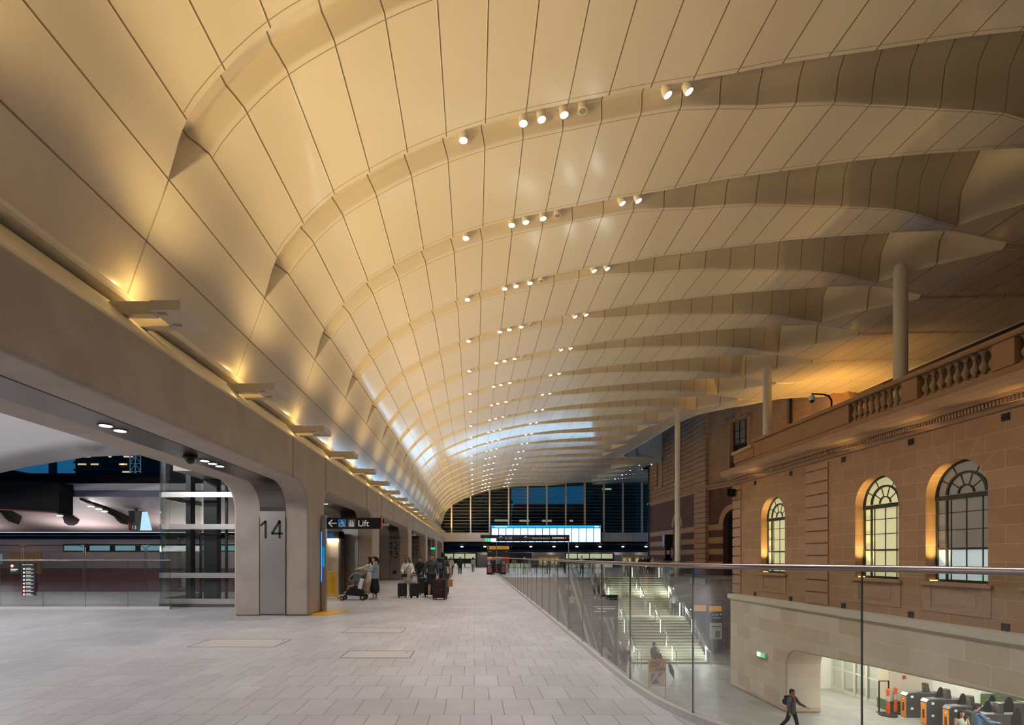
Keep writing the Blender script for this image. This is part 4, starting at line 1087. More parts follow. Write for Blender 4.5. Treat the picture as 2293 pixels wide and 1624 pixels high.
def glass_signs():
    t = thing('no_smoking_notice', 'small black no smoking notice fixed to the left glass balustrade', 'sign', (-14.42, 16.26, 1.12))
    MB().box(-.15,.15,-.012,.012,0,.32).build('plate', M_SIGNK, t)
    M_RED = mat('red_ring', (.7,.05,.05), .5, emit=(.7,.05,.05), estr=.2)
    MB().lathe([(.055,-.016),(.055,-.012)], (-.07,0,.24), 20, 'Y').build('ring', M_RED, t); MB().lathe([(.038,-.020),(.038,-.016)], (-.07,0,.24), 20, 'Y').build('disc', M_SIGNW, t)
    MB().box(-.12,.1,-.016,-.012,.12,.145).box(-.12,.05,-.016,-.012,.08,.09).build('small_text', M_SIGNW, t)
    t = thing('conditions_notice', 'tall black notice with a column of white symbols on the left glass balustrade', 'sign', (-13.98, 16.26, .43))
    MB().box(-.21,.21,-.012,.012,0,1.02).build('plate', M_SIGNK, t)
    text('Please remember', .048, (-.19,-.016,.955), M_SIGNW, t)
    for k in range(8):
        z = .86 - .115*k
        if k in (5,6,7): MB().lathe([(.045,-.016),(.045,-.012)], (-.14,0,z-.02), 16, 'Y').build('ring', M_RED, t)
        MB().box(-.165,-.115,-.020,-.014,z-.045,z+.005).build('symbol', M_SIGNW, t)
        MB().box(-.08,.08,-.016,-.012,z-.01,z+.008).box(-.08,.17,-.016,-.012,z-.035,z-.03).box(-.08,.14,-.016,-.012,z-.05,z-.045).build('small_text', M_SIGNW, t)
glass_signs()

# ================================================================== GATES, CONE, PILLARS OF THE LOWER LEVEL
def pillar(x0, x1, y0, y1, label, red=True):
    t = thing('pillar', label, 'pillar', ((x0+x1)/2, (y0+y1)/2, -5.2)); hx, hy = (x1-x0)/2, (y1-y0)/2
    MB().box(-hx,hx,-hy,hy,.45,3.35).build('shaft', mat('cream_panel', (.66,.57,.45), .45), t, bevel=.03)
    MB().box(-hx-.01,hx+.01,-hy-.01,hy+.01,0,.46).build('tiled_base', M_GREEN, t, bevel=.02)
    if red: MB().box(-hx*.35-.05,-hx*.35+.08,-hy-.03,-hy,1.45,1.6).build('call_point', mat('red_box', (.55,.06,.04), .4), t)
pillar(18.35, 20.3, 22.9, 23.6, 'cream pillar with green tiled foot behind the first fare gate')
pillar(21.9, 25.6, 16.4, 17.6, 'wide cream pillar with green tiled foot behind the man in blue')
def fare_gate():
    t = thing('fare_gate', 'x', 'fare gate', group='fare gates of the lower concourse')
    G = mat('gate_grey', (0.13,0.12,0.12), .4, .3)
    MB().prism([(0,0),(0,.96),(.10,1.04),(.5,1.06),(1.65,1.06),(1.75,.96),(1.75,0)], -.14, .14, 'Y').build('cabinet', G, t, bevel=.02)
    MB().prism([(-.005,.94),(.10,1.045),(.5,1.07),(.5,1.085),(.08,1.06),(-.02,.95)], -.145, .145, 'Y').build('top_cap', mat('gate_silver', (.35,.34,.34), .3, .6), t)
    MB().box(-.012,0,-.13,.13,.03,.90).build('orange_panel', mat('gate_orange', (.80,.30,.04), .45), t)
    MB().box(-.02,-.012,-.045,.045,.28,.62).build('symbol_strip', M_BLACK, t)
    for z in (.36,.45,.54): MB().lathe([(.028,-.024),(.028,-.02)], (0,0,z), 12, 'X').build('round_symbol', mat('gate_red', (.5,.05,.04), .5), t)
    MB().lathe([(.012,.0),(.03,.02)], (-.02,0,.78), 8, 'X').build('arrow_symbol', M_SIGNW, t)
    MB().cbox((.95,0,1.24), (.16,.2,.42), ry=-.12).build('reader_head', G, t, bevel=.02); MB().cbox((.86,0,1.33), (.01,.15,.15), ry=-.12).build('reader_screen', mat('reader_orange', (.22,.13,.09), .3), t)
    p = MB(); 
    for s in (-1, 1): p.prism([(.62+.22*cos(a)*1.0, .78+.50*sin(a)) for a in [2*pi*k/18 for k in range(18)]], s*.30-.012, s*.30+.012, 'Y')
    p2 = MB().prism([(1.1+.20*cos(a), .82+.52*sin(a)) for a in [2*pi*k/18 for k in range(18)]], .145, .17, 'Y'); p2.build('paddle', mat('paddle_dark', (.035,.03,.03), .35), t, bevel=.01)
    MB().prism([(1.45+.18*cos(a), .82+.50*sin(a)) for a in [2*pi*k/18 for k in range(18)]], -.17, -.145, 'Y').build('paddle', MATS['paddle_dark'], t, bevel=.01)
    for z in (.35,.85): MB().box(.2,.3,-.152,-.14,z,z+.09).build('sensor', M_SIGNW, t)
    return t
g0 = fare_gate()
names = ['farthest fare gate, beside the striped bollard', 'second fare gate from the striped bollard', 'third fare gate from the striped bollard', 'fare gate behind the woman in white', 'fare gate in front of the man in blue', 'fare gate at the right picture edge']
for i, (x, y) in enumerate(((18.35,22.15),(18.35,21.15),(18.35,20.15),(18.45,19.15),(19.6,17.1),(20.3,16.2))):
    o = g0 if i == 0 else copy_tree(g0); o.location = (x, y, -5.2); o['label'] = 'grey fare gate with orange end panel, ' + names[i]
for i, (x, y) in enumerate(((22.2,20.6),(22.6,19.2),(23.2,15.4))):
    o = copy_tree(g0); o.location = (x, y, -5.2); o.rotation_euler = (0,0,pi); o['label'] = 'grey fare gate of the rear row, ' + ['farthest from us','middle one','nearest one'][i]
def bollard(x, y, label, rb=.40):
    t = thing('barrier_bollard', label, 'bollard', (x, y, -5.2), group='striped bollards beside the fare gates')
    MB().lathe([(rb,0),(rb,.04),(.12,.09)], (0,0,0), 24).build('base', mat('rubber_black', (.02,.02,.02), .8), t, smooth=40)
    MB().lathe([(.075,.07),(.06,.62)], (0,0,0), 16).lathe([(.055,.84),(.052,1.02),(.075,1.04),(.075,1.10),(.03,1.16)], (0,0,0), 16).build('red_tube', mat('bollard_red', (.85,.10,.03), .45), t, smooth=40)
    MB().lathe([(.061,.62),(.056,.84)], (0,0,0), 16).build('silver_band', mat('reflective_band', (.55,.53,.5), .35), t, smooth=40)
bollard(17.85, 22.35, 'leaning red and silver bollard on a black base before the first fare gate', .34); bollard(18.40, 22.62, 'orange-topped bollard half hidden behind the first fare gate', .20)
t = thing('sign_stand', 'empty black metal sign frame standing behind the red bollard', 'stand', (17.8, 22.78, -5.2))
MB().box(-.02,.02,-.02,.02,0,1.38).box(.40,.44,-.02,.02,0,1.38).box(-.02,.44,-.02,.02,1.36,1.40).box(-.1,.5,-.06,.06,0,.02).build('frame', M_BLACK, t)
t = thing('queue_stand', 'slim steel hoop stand at the foot of the stairs', 'stand', (9.8, 31.8, -5.2))
MB().tube([(0,0,0),(0,0,.95),(.1,0,1.05),(.35,0,1.05),(.45,0,.95),(.45,0,0)], .025, 8).build('hoop', M_STEEL, t, smooth=50)
t = thing('litter_bin', 'dark square litter bin with white rim beside the grey wayfinding board', 'bin', (9.55, 35.0, -5.2))
MB().box(-.3,.3,-.3,.3,0,1.05).build('body', M_DSTEEL, t, bevel=.02); MB().box(-.32,.32,-.32,.32,1.05,1.12).build('rim', M_WHITE, t)

# floor covers
for (x, y, w_, d_, lab) in ((-1.62, 8.75, 1.15, .62, 'framed access cover in the paving, nearest the middle'), (-2.22, 11.6, 1.3, .8, 'framed access cover in the paving before the suitcases'), (-4.45, 9.9, 1.6, .9, 'framed access cover in the paving before the number 14 pier'), (-3.7, 14.15-.35, 1.0, .35, 'small access grate at the foot of the number 14 pier')):
    if 'grate' in lab: x = -5.9; y = 13.7
    t = thing('access_cover', lab, 'floor cover', (x, y, 0.0005), group=None)
    f = MB()
    for a, b, c, d in ((-w_/2,w_/2,-d_/2,-d_/2+.012),(-w_/2,w_/2,d_/2-.012,d_/2),(-w_/2,-w_/2+.012,-d_/2,d_/2),(w_/2-.012,w_/2,-d_/2,d_/2)): f.box(a,b,c,d,-.002,.003)
    f.build('rim', mat('cover_rim', (.07,.05,.045), .6), t)
    MB().box(-w_/2+.012,w_/2-.012,-d_/2+.012,d_/2-.012,-.002,.001).build('infill', mat('cover_stone', (.42,.39,.365), .5, noise=.1), t)
    MB().lathe([(.022,.0),(.022,.003)], (w_/2-.12, d_/2-.14, 0), 10).build('key_hole', M_BLACK, t)
# ================================================================== BEHIND THE COLONNADE, LEFT
def lift_shaft():
    t = thing('lift_shaft', 'glass lift shaft with bright steel bands left of the number 14 pier', 'lift', (-10.55, 17.0, 0))
    X1, Y1 = 3.75, 3.0
    pts = [(X1,0),(.55,0)] + [(.55-.55*sin(a), .55-.55*cos(a)) for a in [pi/2*k/6 for k in range(1,7)]] + [(0,Y1)]
    def ribbon(z0, z1, off, m, name, th=.03):
        mb = MB()
        for a, b in zip(pts, pts[1:]):
            d = Vector((b[0]-a[0], b[1]-a[1], 0)); n = Vector((-d.y, d.x, 0)).normalized() * -off
            mb.beam((a[0]+n.x, a[1]+n.y, (z0+z1)/2), (b[0]+n.x, b[1]+n.y, (z0+z1)/2), th, z1-z0)
        return mb.build(name, m, t)
    for z in (.10, .95, 2.55, 3.6): ribbon(z, z+.17, .0, M_STEEL, 'steel_band', .06)
    for z0, z1 in ((.27,.95),(1.12,2.55),(2.72,3.6),(3.77,5.05)): ribbon(z0, z1, 0, M_GLASS, 'glass_wall', .02)
    ribbon(0, .1, 0, M_DSTEEL, 'base_band', .08)
    f = MB()
    for x in (.75, 1.35): f.box(x, x+.16 if x < 1 else x+.45, .6, .9, 0, 5.05)
    for x in (2.2, 3.0, 3.5): f.box(x, x+.07, .35, .42, 0, 5.05)
    f.box(.6, 3.7, 2.6, 2.9, 4.7, 5.05); f.build('guide_frame', M_BLACK, t)
    c = MB().box(1.0,3.2,1.0,2.4,.02,.12).box(1.0,3.2,1.0,2.4,2.3,2.4)
    for x in (1.0,3.13): c.box(x,x+.07,1.0,1.07,.1,2.3).box(x,x+.07,2.33,2.4,.1,2.3)
    c.build('car', M_DSTEEL, t)
    MB().box(1.8,2.5,.30,.55,.12,.20).build('yellow_hatch', M_YEL, t)
lift_shaft()

def side_canopy():
    t = thing('platform_canopy', 'large white curved canopy seen beyond the beam at upper left', 'canopy', (-16, 16, 5))
    edge = [(-44.6,2.6),(-34,3.2),(-26,4.1),(-20,4.75),(-18.3,4.97),(-17.3,5.2),(-14.9,5.6),(-12.6,5.68),(-10.5,5.62),(-8.6,5.6)]  # extended far out of view to shut sky light out on this side
    vs = []; fs = []; n = 10
    for x, z in edge:
        for k in range(n+1):
            f = k/n; vs.append((x+16, 20-38*f**1.6-16, z + 3.6*min(1,sin(f*pi/2))*.9 - 5)); 
    for i in range(len(edge)-1):
        for k in range(n): a = i*(n+1)+k; fs.append((a, a+n+1, a+n+2, a+1))
    o = MB().add(vs, fs).build('skin', mat('membrane_white', (.72,.68,.66), .5), t, smooth=60)
    sm = o.modifiers.new('thick', 'SOLIDIFY'); sm.thickness = .12
    s = MB()
    for i in (4, 6, 7):
        pts = []
        for k in range(n+1):
            f = k/n; x, z = edge[i]; pts.append((x+16-1.6*f*2, 20-38*f**1.6-16, z + 3.6*sin(f*pi/2)*.9 - 5 - .03))
        s.tube(pts, .025, 6)
    s.build('panel_joint', mat('joint_brown', (.16,.10,.08), .7), t)
side_canopy()

def soffit(py, off=0):                # place on the sloping soffit for a given height of view
    return 7.264 / ((1247-py)/1160 + .186)
def platform_roof():
    t = thing('platform_roof', 'low pinkish platform roof with curved black light slots over the train at left', 'roof', (-16, 24, 3))
    MB().prism([(0,1.45),(7.0,.16),(7.15,.12),(7.15,.30),(0,2.05)], -26, 8.2, 'X').build('soffit', mat('pink_soffit', (.50,.42,.42), .5), t)
    MB().box(-26, 8.2, -.06, 0, 1.42, 1.72).build('fascia', mat('blue_grey_fascia', (.075,.08,.11), .5), t)
    MB().box(-26, 8.2, .2, 7, 2.06, 2.5).box(-26,8.2,3,3.2,2.4,3.0).build('roof_deck', M_BLACKM, t)
    MB().box(-26, 8.2, 7.16, 7.22, .10, .19).build('edge_light', mat('edge_glow', (.8,.85,.9), .5, emit=(.85,.9,1), estr=1.6), t)
    def P(px, py, dz=-.03):
        d = soffit(py); return Vector(((px-1062)*d/1160 + 16, d-24, 4.45-(d-24)*.186-3 + dz))
    for pts in (((-60,1125),(-20,1132),(10,1140),(30,1154),(41,1172)), ((100,1125),(135,1146),(150,1152),(160,1162),(164,1173)), ((180,1116),(230,1134),(262,1148),(278,1158),(287,1173))):
        q = [P(*p) for p in pts]; mb = MB()
        mb.tube(q, [.05,.16,.22,.36,.04], 10, True)
        s = mb.build('light_slot', M_BLACKM, t, smooth=50)
        for a in ((.15,.24,.33,.8) if pts[0][0] > 100 else (.35,)):
            i = int(a*4); f = a*4-i; p = q[i].lerp(q[i+1], f) + Vector((0,-.12,-.12))
            MB().lathe([(.13,0),(.13,-.02),(.0,-.025)], (p.x, p.y-.08, p.z-.02), 12).build('slot_lamp', MATS['spot_glow'], s)
    for x in (-13, -6, 0, 5): add_light('soffit_fill', 'AREA', (x, 5.0, -.9), 90, (1,.88,.86), t, size=3, size_y=1, target=(x, 3.6, 3))  # area lights without fittings, added to brighten the soffit
    b = thing('dark_hoarding', 'black boarded box hanging above the platform at far left', 'hoarding', (-21.5, 23, 3.6))
    MB().prism([(-6,.55),(2.95,-.0),(3.07,-.02),(3.07,1.35),(-6,1.5)], 0, .8, 'Y').build('box', M_BLACKM, b)
    MB().beam((-6,-.01,.53), (2.95,-.01,.0), .03, .06).build('red_edge', mat('dull_red', (.20,.04,.04), .6), b)
    p = thing('dark_pole', 'thick dark vertical pole against the blue evening sky', 'pole', (-24.4, 30, 5.0))
    MB().box(-.14,.14,-.14,.14,0,3.2).build('shaft', mat('slate', (.035,.037,.05), .6), p)
    s = thing('platform_screen', 'black platform 13 sign box with glowing screens hanging under the platform roof', 'sign', (-17.0, 26, 2.95))
    MB().prism([(-.30,1.0),(.32,1.0),(.18,.0),(-.18,0)], -.1, .3, 'Y').build('case', M_SIGNK, s)
    text('13', .24, (-.12,-.11,.08), M_SIGNW, s)
    MB().box(-.30,-.24,-.105,.3,.0,.45).build('red_side', mat('dull_red2', (.35,.03,.03), .5), s)
    MB().prism([(.36,.95),(.62,.95),(.85,.02),(.26,.02)], -.05, -.03, 'Y').build('screen', mat('blue_screen', (.3,.5,.65), .4, emit=(.40,.65,.80), estr=.9), s)
    MB().box(-.05,.05,0,.1,1.0,1.35).build('hanger', M_BLACK, s)
platform_roof()
for i, (x, y) in enumerate(((-12,11),(-19,12),(-13,5),(-26,8))):  # unseen lamps, added to brighten the left floor and the canopy
    t = thing('added_lamp', 'added round lamp, out of view, under the large white canopy, ' + ['near the lift shaft','above the left balustrade','nearest us','deepest at left'][i], 'lamp', (x, y, 6.3 if x > -20 else 5.4), group='added lamps under the white canopy')
    MB().lathe([(.22,0),(.25,.05),(.2,.12)], (0,0,0), 18).tube([(0,0,.1),(0,0,1.2)], .015).build('shade', M_WHITE, t); MB().lathe([(.2,-.005),(.0,-.01)], (0,0,0), 18).build('lens', MATS['spot_glow'], t)
    add_light('lamp_beam', 'POINT', (0,0,-.35), 850, (.93,.95,1.0), t, size=.2)

def left_train():
    t = thing('passenger_train', 'dark red and grey passenger train with lit upper windows at the left platform', 'train', (-20, 31.5, 0))
    MB().prism([(0,-.3),(0,2.0),(.08,2.5),(.35,2.85),(.9,3.0),(2.6,3.0),(2.6,-.3)], -14, 12.5, 'X').build('carriage', mat('train_grey', (.32,.26,.26), .4, .3), t)
    MB().box(-14,12.5,-.03,0,.0,.95).build('maroon_band', mat('maroon', (.12,.02,.025), .35), t)
    MB().box(-14,12.5,.25,.5,2.62,2.95).build('roof_edge', M_BLACKM, t)
    wl = emit('train_window_blue', (.14,.30,.34), .55)
    MB().box(-5.0,11,-.02,.04,1.95,2.42).build('window_band', M_BLACK, t)
    for k in range(7): MB().box(-4.9+1.55*k, -3.7+1.55*k, -.05,-.02, 2.02, 2.36).build('window', wl, t)
    for x in (-13.2,-8.2): MB().box(x, x+1.9, -.05,-.01, .2, 1.9).build('door', mat('dull_yellow_door', (.35,.18,.02), .5), t)
    for x in (-11,-9.6): MB().box(x, x+.9, -.04,-.01, 1.2, 1.8).build('window', wl, t)
left_train()
t = thing('mesh_fence', 'grey wire mesh fence above maroon panels along the left platform edge', 'fence', (-20, 25.3, 0))
M = MB()
for k in range(300): M.box(-11+.075*k-.004, -11+.075*k+.004, -.004, .004, .82, 1.85)
for k in range(13): M.box(-11, 11.5, -.004, .004, .85+.08*k, .857+.08*k)
M.build('wire_mesh', mat('wire_grey', (.22,.20,.20), .4, .5), t)
M = MB()
for k in range(8): M.tube([(-11+3*k,0,.0),(-11+3*k,0,2.1),(-10.85+3*k,0,2.2),(-8.25+3*k,0,2.2),(-8.1+3*k,0,2.1),(-8.1+3*k,0,0)], .022, 6)
M.build('hoop_frame', M_DSTEEL, t)
MB().box(-11,11.5,.01,.05,-.1,.82).build('panel', mat('maroon_panel', (.11,.032,.038), .25), t)
structure(MB().box(-45,-7.4,25.4,60,-1.2,-.3).build('floor_trackbed', mat('ballast', (.05,.045,.045), .9)))
structure(MB().box(-45,-9.3,36,36.3,-.3,4.5).build('wall_platform', mat('platform_dark', (.05,.045,.05), .8)))

# ================================================================== CITY BEYOND
def tower(label, x, y, w_, d_, h, lit, seed, strips=True, cat='tower'):
    t = thing('office_tower', label, cat, (x, y, 0)); r = random.Random(seed)
    MB().box(-w_/2, w_/2, 0, d_, 0, h).build('block', mat('night_concrete', (.012,.012,.014), .8), t)
    z = h*.25 if h > 30 else 3; st = 2.2 if h > 30 else 3.4
    ed = MB(); lt = MB()
    while z < h - 1:
        ed.box(-w_/2-.3, w_/2+.3, -.4, 0, z, z+.5)
        for k in range(lit):
            if r.random() < .35:
                a = -w_/2 + r.random()*w_*.85; lt.box(a, a+r.uniform(.6, w_*.14), -.45, -.3, z-.55, z-.15)
        z += st
    ed.build('floor_edges', mat('slab_edge', (.035,.03,.03), .8), t)
    if lt.v: lt.build('lit_windows', mat('night_window', (.8,.6,.35), .5, emit=(.85,.62,.35), estr=.8), t)
    return t
tower('dark office tower with scattered lit floors at upper left', -106, 150, 19, 20, 62, 7, 3)
tower('black low building on the skyline at far left', -145, 150, 20, 12, 27, 0, 5)
tower('dark city block behind the left of the far glazing', -3, 112, 22, 10, 22, 4, 11)
tower('low dark city block behind the middle of the far glazing', 17.4, 113, 17, 10, 13.2, 5, 12)
tower('dark city block behind the right of the far glazing', 34, 112, 16, 10, 26, 5, 13)
t = thing('lattice_mast', 'blue-grey lattice crane mast beside the dark office tower', 'mast', (-91.6, 140, -.5))
m = MB()
for x in (-1.4, 0, 1.4): m.box(x-.12, x+.12, -.1, .1, 0, 52)
for k in range(24):
    z = 2.1*k; m.box(-1.4, 1.4, -.1, .1, z-.08, z+.08); m.beam((-1.4,0,z), (0,0,z+2.1), .14, .14); m.beam((0,0,z+2.1), (1.4,0,z), .14, .14)
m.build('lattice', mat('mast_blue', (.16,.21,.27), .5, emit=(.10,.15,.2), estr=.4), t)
structure(MB().box(-200, 200, 90, 200, -1, -.5).build('ground', mat('night_ground', (.02,.02,.022), .9)))

def far_train():
    t = thing('suburban_train', 'silver double deck suburban train with lit windows and yellow doors at the far platform', 'train', (0, 83, 0))
    MB().prism([(0,-.9),(0,1.95),(.12,2.35),(.5,2.55),(2.6,2.55),(2.6,-.9)], -5.2, 30.5, 'X').build('carriage', mat('train_silver', (.27,.215,.19), .4, .3), t)
    wn = emit('train_window_warm', (.46,.50,.32), .62); bk = M_BLACK
    for (a, b) in ((-5.2,.45),(9.0,9.0),(14.5,22.4),(3.9,9.2)):
        if b <= a: continue
        dz = -.0
        MB().box(a, b, -.05, .05, -.45, 2.3).build('window_band', bk, t, bevel=.2)
        n = max(2, int((b-a)/1.75)); wdt = (b-a-.3)/n
        for k in range(n):
            if a != 3.9: MB().box(a+.2+wdt*k, a+.05+wdt*(k+1), -.08,-.05, 1.35, 2.12).build('window', wn, t)
            MB().box(a+.2+wdt*k, a+.05+wdt*(k+1), -.08,-.05, -.30, .55).build('window', wn, t)
    for a in (2.0, 10.2, 12.0, 23.6, 25.6):
        MB().box(a, a+1.7, -.06, -.02, -.75, 1.65).build('door', mat('door_yellow', (.50,.24,.02), .5, emit=(.5,.24,.02), estr=.08), t)
        MB().box(a+.25, a+.72, -.09,-.05, .3, 1.35).box(a+.98, a+1.45, -.09,-.05, .3, 1.35).build('window', wn, t)
    MB().box(-5.2, 30.5, .0, 2.5, 2.5, 2.7).build('roof', M_BLACKM, t)
far_train()
for i in range(9):
    x = -1.95 + 3.62*i
    t = thing('platform_lamp', 'white platform lamp over the far train, %s from the left' % ORD[i], 'lamp', (x, 81.5, 3.22), group='white lamps over the far train')
    MB().cbox((0,0,0), (.34,.16,.12), rz=.5).build('diffuser', mat('platform_lamp_glow', (1,1,1), .5, emit=(.95,.98,1), estr=16), t)
    MB().box(-.02,.02,-.02,.02,.04,.5).build('hanger', M_BLACK, t)
    add_light('lamp_beam', 'POINT', (0,-.1,-.15), 28, (.92,.96,1), t, size=.15)
t = thing('cable_tray', 'long thin steel conduit carrying the lamps over the far train', 'conduit', (0, 81.6, 3.35)); MB().box(-6,30,-.04,.04,0,.07).build('tray', M_DSTEEL, t)
t = thing('black_cabinet', 'black stacked loudspeaker and cabinet beside the drainpipe of the banded building', 'cabinet', (19.8, 53, 0))
MB().box(-.35,.35,-.3,.3,0,1.5).box(-.22,.22,-.2,.2,1.5,2.6).build('base', M_BLACKM, t); MB().box(-.45,.4,-.35,.3,2.6,3.9).build('speaker_box', M_BLACK, t, bevel=.03); MB().box(-.2,.1,-.24,-.2,1.9,2.3).build('notice', M_TRIM, t)
t = thing('exit_sign', 'small green exit sign at the far left corner by the last pier', 'sign', (-4.78, 60, 2.6))
MB().box(-.25,.25,-.04,.04,-.12,.12).build('case', MATS['exit_green'], t); MB().box(-.05,.05,-.02,.02,.12,1.07).build('hanger', M_BLACK, t)
# ================================================================== PEOPLE
def loft(mb, pts, rad, n=12, xref=(1,0,0)):
    P = [Vector(p) for p in pts]; N = len(P)
    R = [(r, r) if not isinstance(r, (tuple, list)) else r for r in rad]
    def ring(c, t, rx, ry):
        xr = Vector(xref)
        if abs(t.dot(xr)) > .93: xr = Vector((0,1,0))
        u = (xr - t*t.dot(xr)).normalized(); v = t.cross(u)
        return [c + u*rx*cos(2*pi*k/n) + v*ry*sin(2*pi*k/n) for k in range(n)]
    T = [(P[min(i+1,N-1)] - P[max(i-1,0)]).normalized() for i in range(N)]
    vs = []; rings = 0
    e0 = min(R[0]); e1 = min(R[-1])
    for f, s in ((.9,.35),(.6,.78)): vs += ring(P[0]-T[0]*e0*f, T[0], R[0][0]*s, R[0][1]*s); rings += 1
    for p, t, r in zip(P, T, R): vs += ring(p, t, r[0], r[1]); rings += 1
    for f, s in ((.6,.78),(.9,.35)): vs += ring(P[-1]+T[-1]*e1*f, T[-1], R[-1][0]*s, R[-1][1]*s); rings += 1
    fs = [(i*n+k, i*n+(k+1)%n, (i+1)*n+(k+1)%n, (i+1)*n+k) for i in range(rings-1) for k in range(n)]
    fs += [tuple(range(n-1,-1,-1)), tuple(range((rings-1)*n, rings*n))]
    mb.add(vs, fs)
def fuse(o, voxel, it=3):
    r = o.modifiers.new('fuse', 'REMESH'); r.mode = 'VOXEL'; r.voxel_size = voxel; r.use_smooth_shade = True
    if it:
        s = o.modifiers.new('soften', 'SMOOTH'); s.factor = .5; s.iterations = it
    return o
SKIN = {'fair': (.56,.33,.235), 'tan': (.42,.235,.155), 'dark': (.16,.085,.055)}
def cloth(c, nm=None): return mat(nm or 'cloth_%02x%02x%02x' % tuple(int(min(1,v)*255) for v in c), c, .85, noise=.12, nscale=14)

def person(label, loc, rz=0.0, h=1.7, legs=((0,0),(0,0)), arms=((.05,.12,.15),(.05,.12,.15)), lean=0.0, head=(0,0), skin='fair', hair=(.02,.013,.01), style='short',
           top=(.1,.1,.1), sleeve='long', bottom='trousers', bcol=(.03,.03,.035), shoe=(.05,.05,.05), far=False, female=False, seated=False, wide=1.0, fit=.0, hat=None, group=None, straps=None, scarf=None, sock=None):
    t = thing('person', label, 'person', loc, rz, group)
    S = h/1.7; v = (.0125 if not far else .02)
    up = Vector((0, -sin(lean), cos(lean))); fw = Vector((0, -cos(lean), -sin(lean)))
    pel = Vector((0,0,.93)); sw = (.168 if female else .19) * wide
    chest = pel + up*.33; neck = pel + up*.50; hc = neck + up*.135 + fw*.025
    hip = [Vector((s*.088, 0, .90)) for s in (1,-1)]
    K = []; A = []
    for i in (0,1):
        a, b = legs[i]; k = hip[i] + Vector((0,-sin(a),-cos(a)))*.41; an = k + Vector((0,-sin(a-b),-cos(a-b)))*.40
        K.append(k); A.append(an)
    drop = 0 if seated else min(A[0].z, A[1].z) - .085
    body = MB()
    # arm joints
    SH = []; EL = []; WR = []; HD = []
    for i in (0,1):
        s = 1 if i == 0 else -1; f, o, e = arms[i][:3]; inn = arms[i][3] if len(arms[i]) > 3 else 0.0
        sh = pel + up*.445 + Vector((s*sw,0,0)); d = Vector((s*sin(o), -sin(f)*cos(o), -cos(f)*cos(o)))
        el = sh + d*.285; d2 = Vector((s*sin(o)*.5 - s*inn, -sin(f+e), -cos(f+e))).normalized(); wr = el + d2*.245
        SH.append(sh); EL.append(el); WR.append(wr); HD.append(d2)
    off = Vector((0,0,-drop)); q = lambda p: (Vector(p) + off) * S
    def L(mb, pts, rad, n=12): loft(mb, [q(p) for p in pts], [(r*S if not isinstance(r, tuple) else (r[0]*S, r[1]*S)) for r in rad], n)
    w_ = wide
    # body: torso, neck, limbs
    L(body, [pel-up*.05, pel+up*.10, chest, pel+up*.42, pel+up*.475], [(.145*w_,.095),(.118*w_,.082),(.142*w_,.100),(.150*w_,.085),(.07,.055)], 16)
    L(body, [pel+up*.45, neck+up*.05], [.055,.05])
    for i in (0,1):
        L(body, [hip[i], hip[i].lerp(K[i],.5), K[i], K[i].lerp(A[i],.3), A[i]], [.082*w_,.068,.050,.052,.034])
        L(body, [A[i]+Vector((0,.035,-.035)), A[i]+Vector((0,-.06,-.045)), A[i]+Vector((0,-.15,-.058))], [(.032,.03),(.038,.03),(.036,.018)])
        L(body, [SH[i]-up*.012, SH[i].lerp(EL[i],.5), EL[i], EL[i].lerp(WR[i],.35), WR[i]], [.044,.041,.034,.035,.024])
        # hand: palm, four fingers, thumb
        s = 1 if i == 0 else -1; d = HD[i]; side = Vector((0,-1,0)) if abs(d.y) < .7 else Vector((-s*1.0,0,0)); side = (side - d*side.dot(d)).normalized(); nrm = d.cross(side)
        c = WR[i] + d*.05
        L(body, [WR[i]+d*.01, c+d*.03], [(.026,.026),(.034,.018)] if False else [.023,.028])
        if not far:
            for k, ln in enumerate((.062,.072,.068,.052)):
                b = WR[i] + d*.085 + side*(.030-.020*k); m_ = b + d*ln*.55 - nrm*(.006*-s); e_ = m_ + d*ln*.40 - nrm*(.018*-s)
                L(body, [b-d*.02, m_, e_], [.0095,.0088,.0075], 8)
            L(body, [WR[i]+d*.035+side*.022, WR[i]+d*.062+side*.048, WR[i]+d*.092+side*.056], [.012,.0105,.009], 8)
        else: L(body, [c, c+d*.08], [(.026,.018),(.018,.012)])
    # head
    pit, yaw = head; Hm = Matrix.Rotation(yaw, 3, 'Z') @ Matrix.Rotation(-pit + lean*-1.0, 3, 'X') if False else Matrix.Rotation(yaw, 3, 'Z') @ Matrix.Rotation(pit, 3, 'X')
    hp = lambda x, y, z: q(hc + Hm @ Vector((x, y, z)))
    def hell(mb, c, r, n=14, m=10):
        tmp = MB().ell((0,0,0), r, n, m); mb.add([q(hc + Hm @ (Vector(c) + Vector(p))) for p in tmp.v], tmp.f)
    hell(body, (0,.01,.02), (.074,.092,.098)); hell(body, (0,-.022,-.045), (.056,.064,.066)); hell(body, (0,-.062,-.075), (.026,.024,.022))
    hell(body, (0,-.088,-.018), (.013,.018,.026), 8, 6)
    for s in (-1,1): hell(body, (s*.076,.008,-.008), (.010,.018,.030), 8, 6)
    ob = body.build('body', mat('skin_'+skin, SKIN[skin], .55), t); fuse(ob, v*.85, 2)
    if not far:
        e = MB()
        for s in (-1,1): hell(e, (s*.029,-.079,.006), (.012,.008,.0065), 8, 6)
        e.build('eyes', mat('eye_dark', (.03,.02,.015), .3), t)
        e = MB()
        for s in (-1,1): hell(e, (s*.029,-.084,.027), (.018,.005,.004), 8, 5)
        e.build('eyebrows', cloth(hair, 'hair_%02x%02x' % (int(hair[0]*255), int(hair[1]*255))), t)
        m_ = MB(); hell(m_, (0,-.084,-.058), (.019,.005,.006), 8, 6); m_.build('mouth', mat('lip', (.36,.11,.10), .5), t)
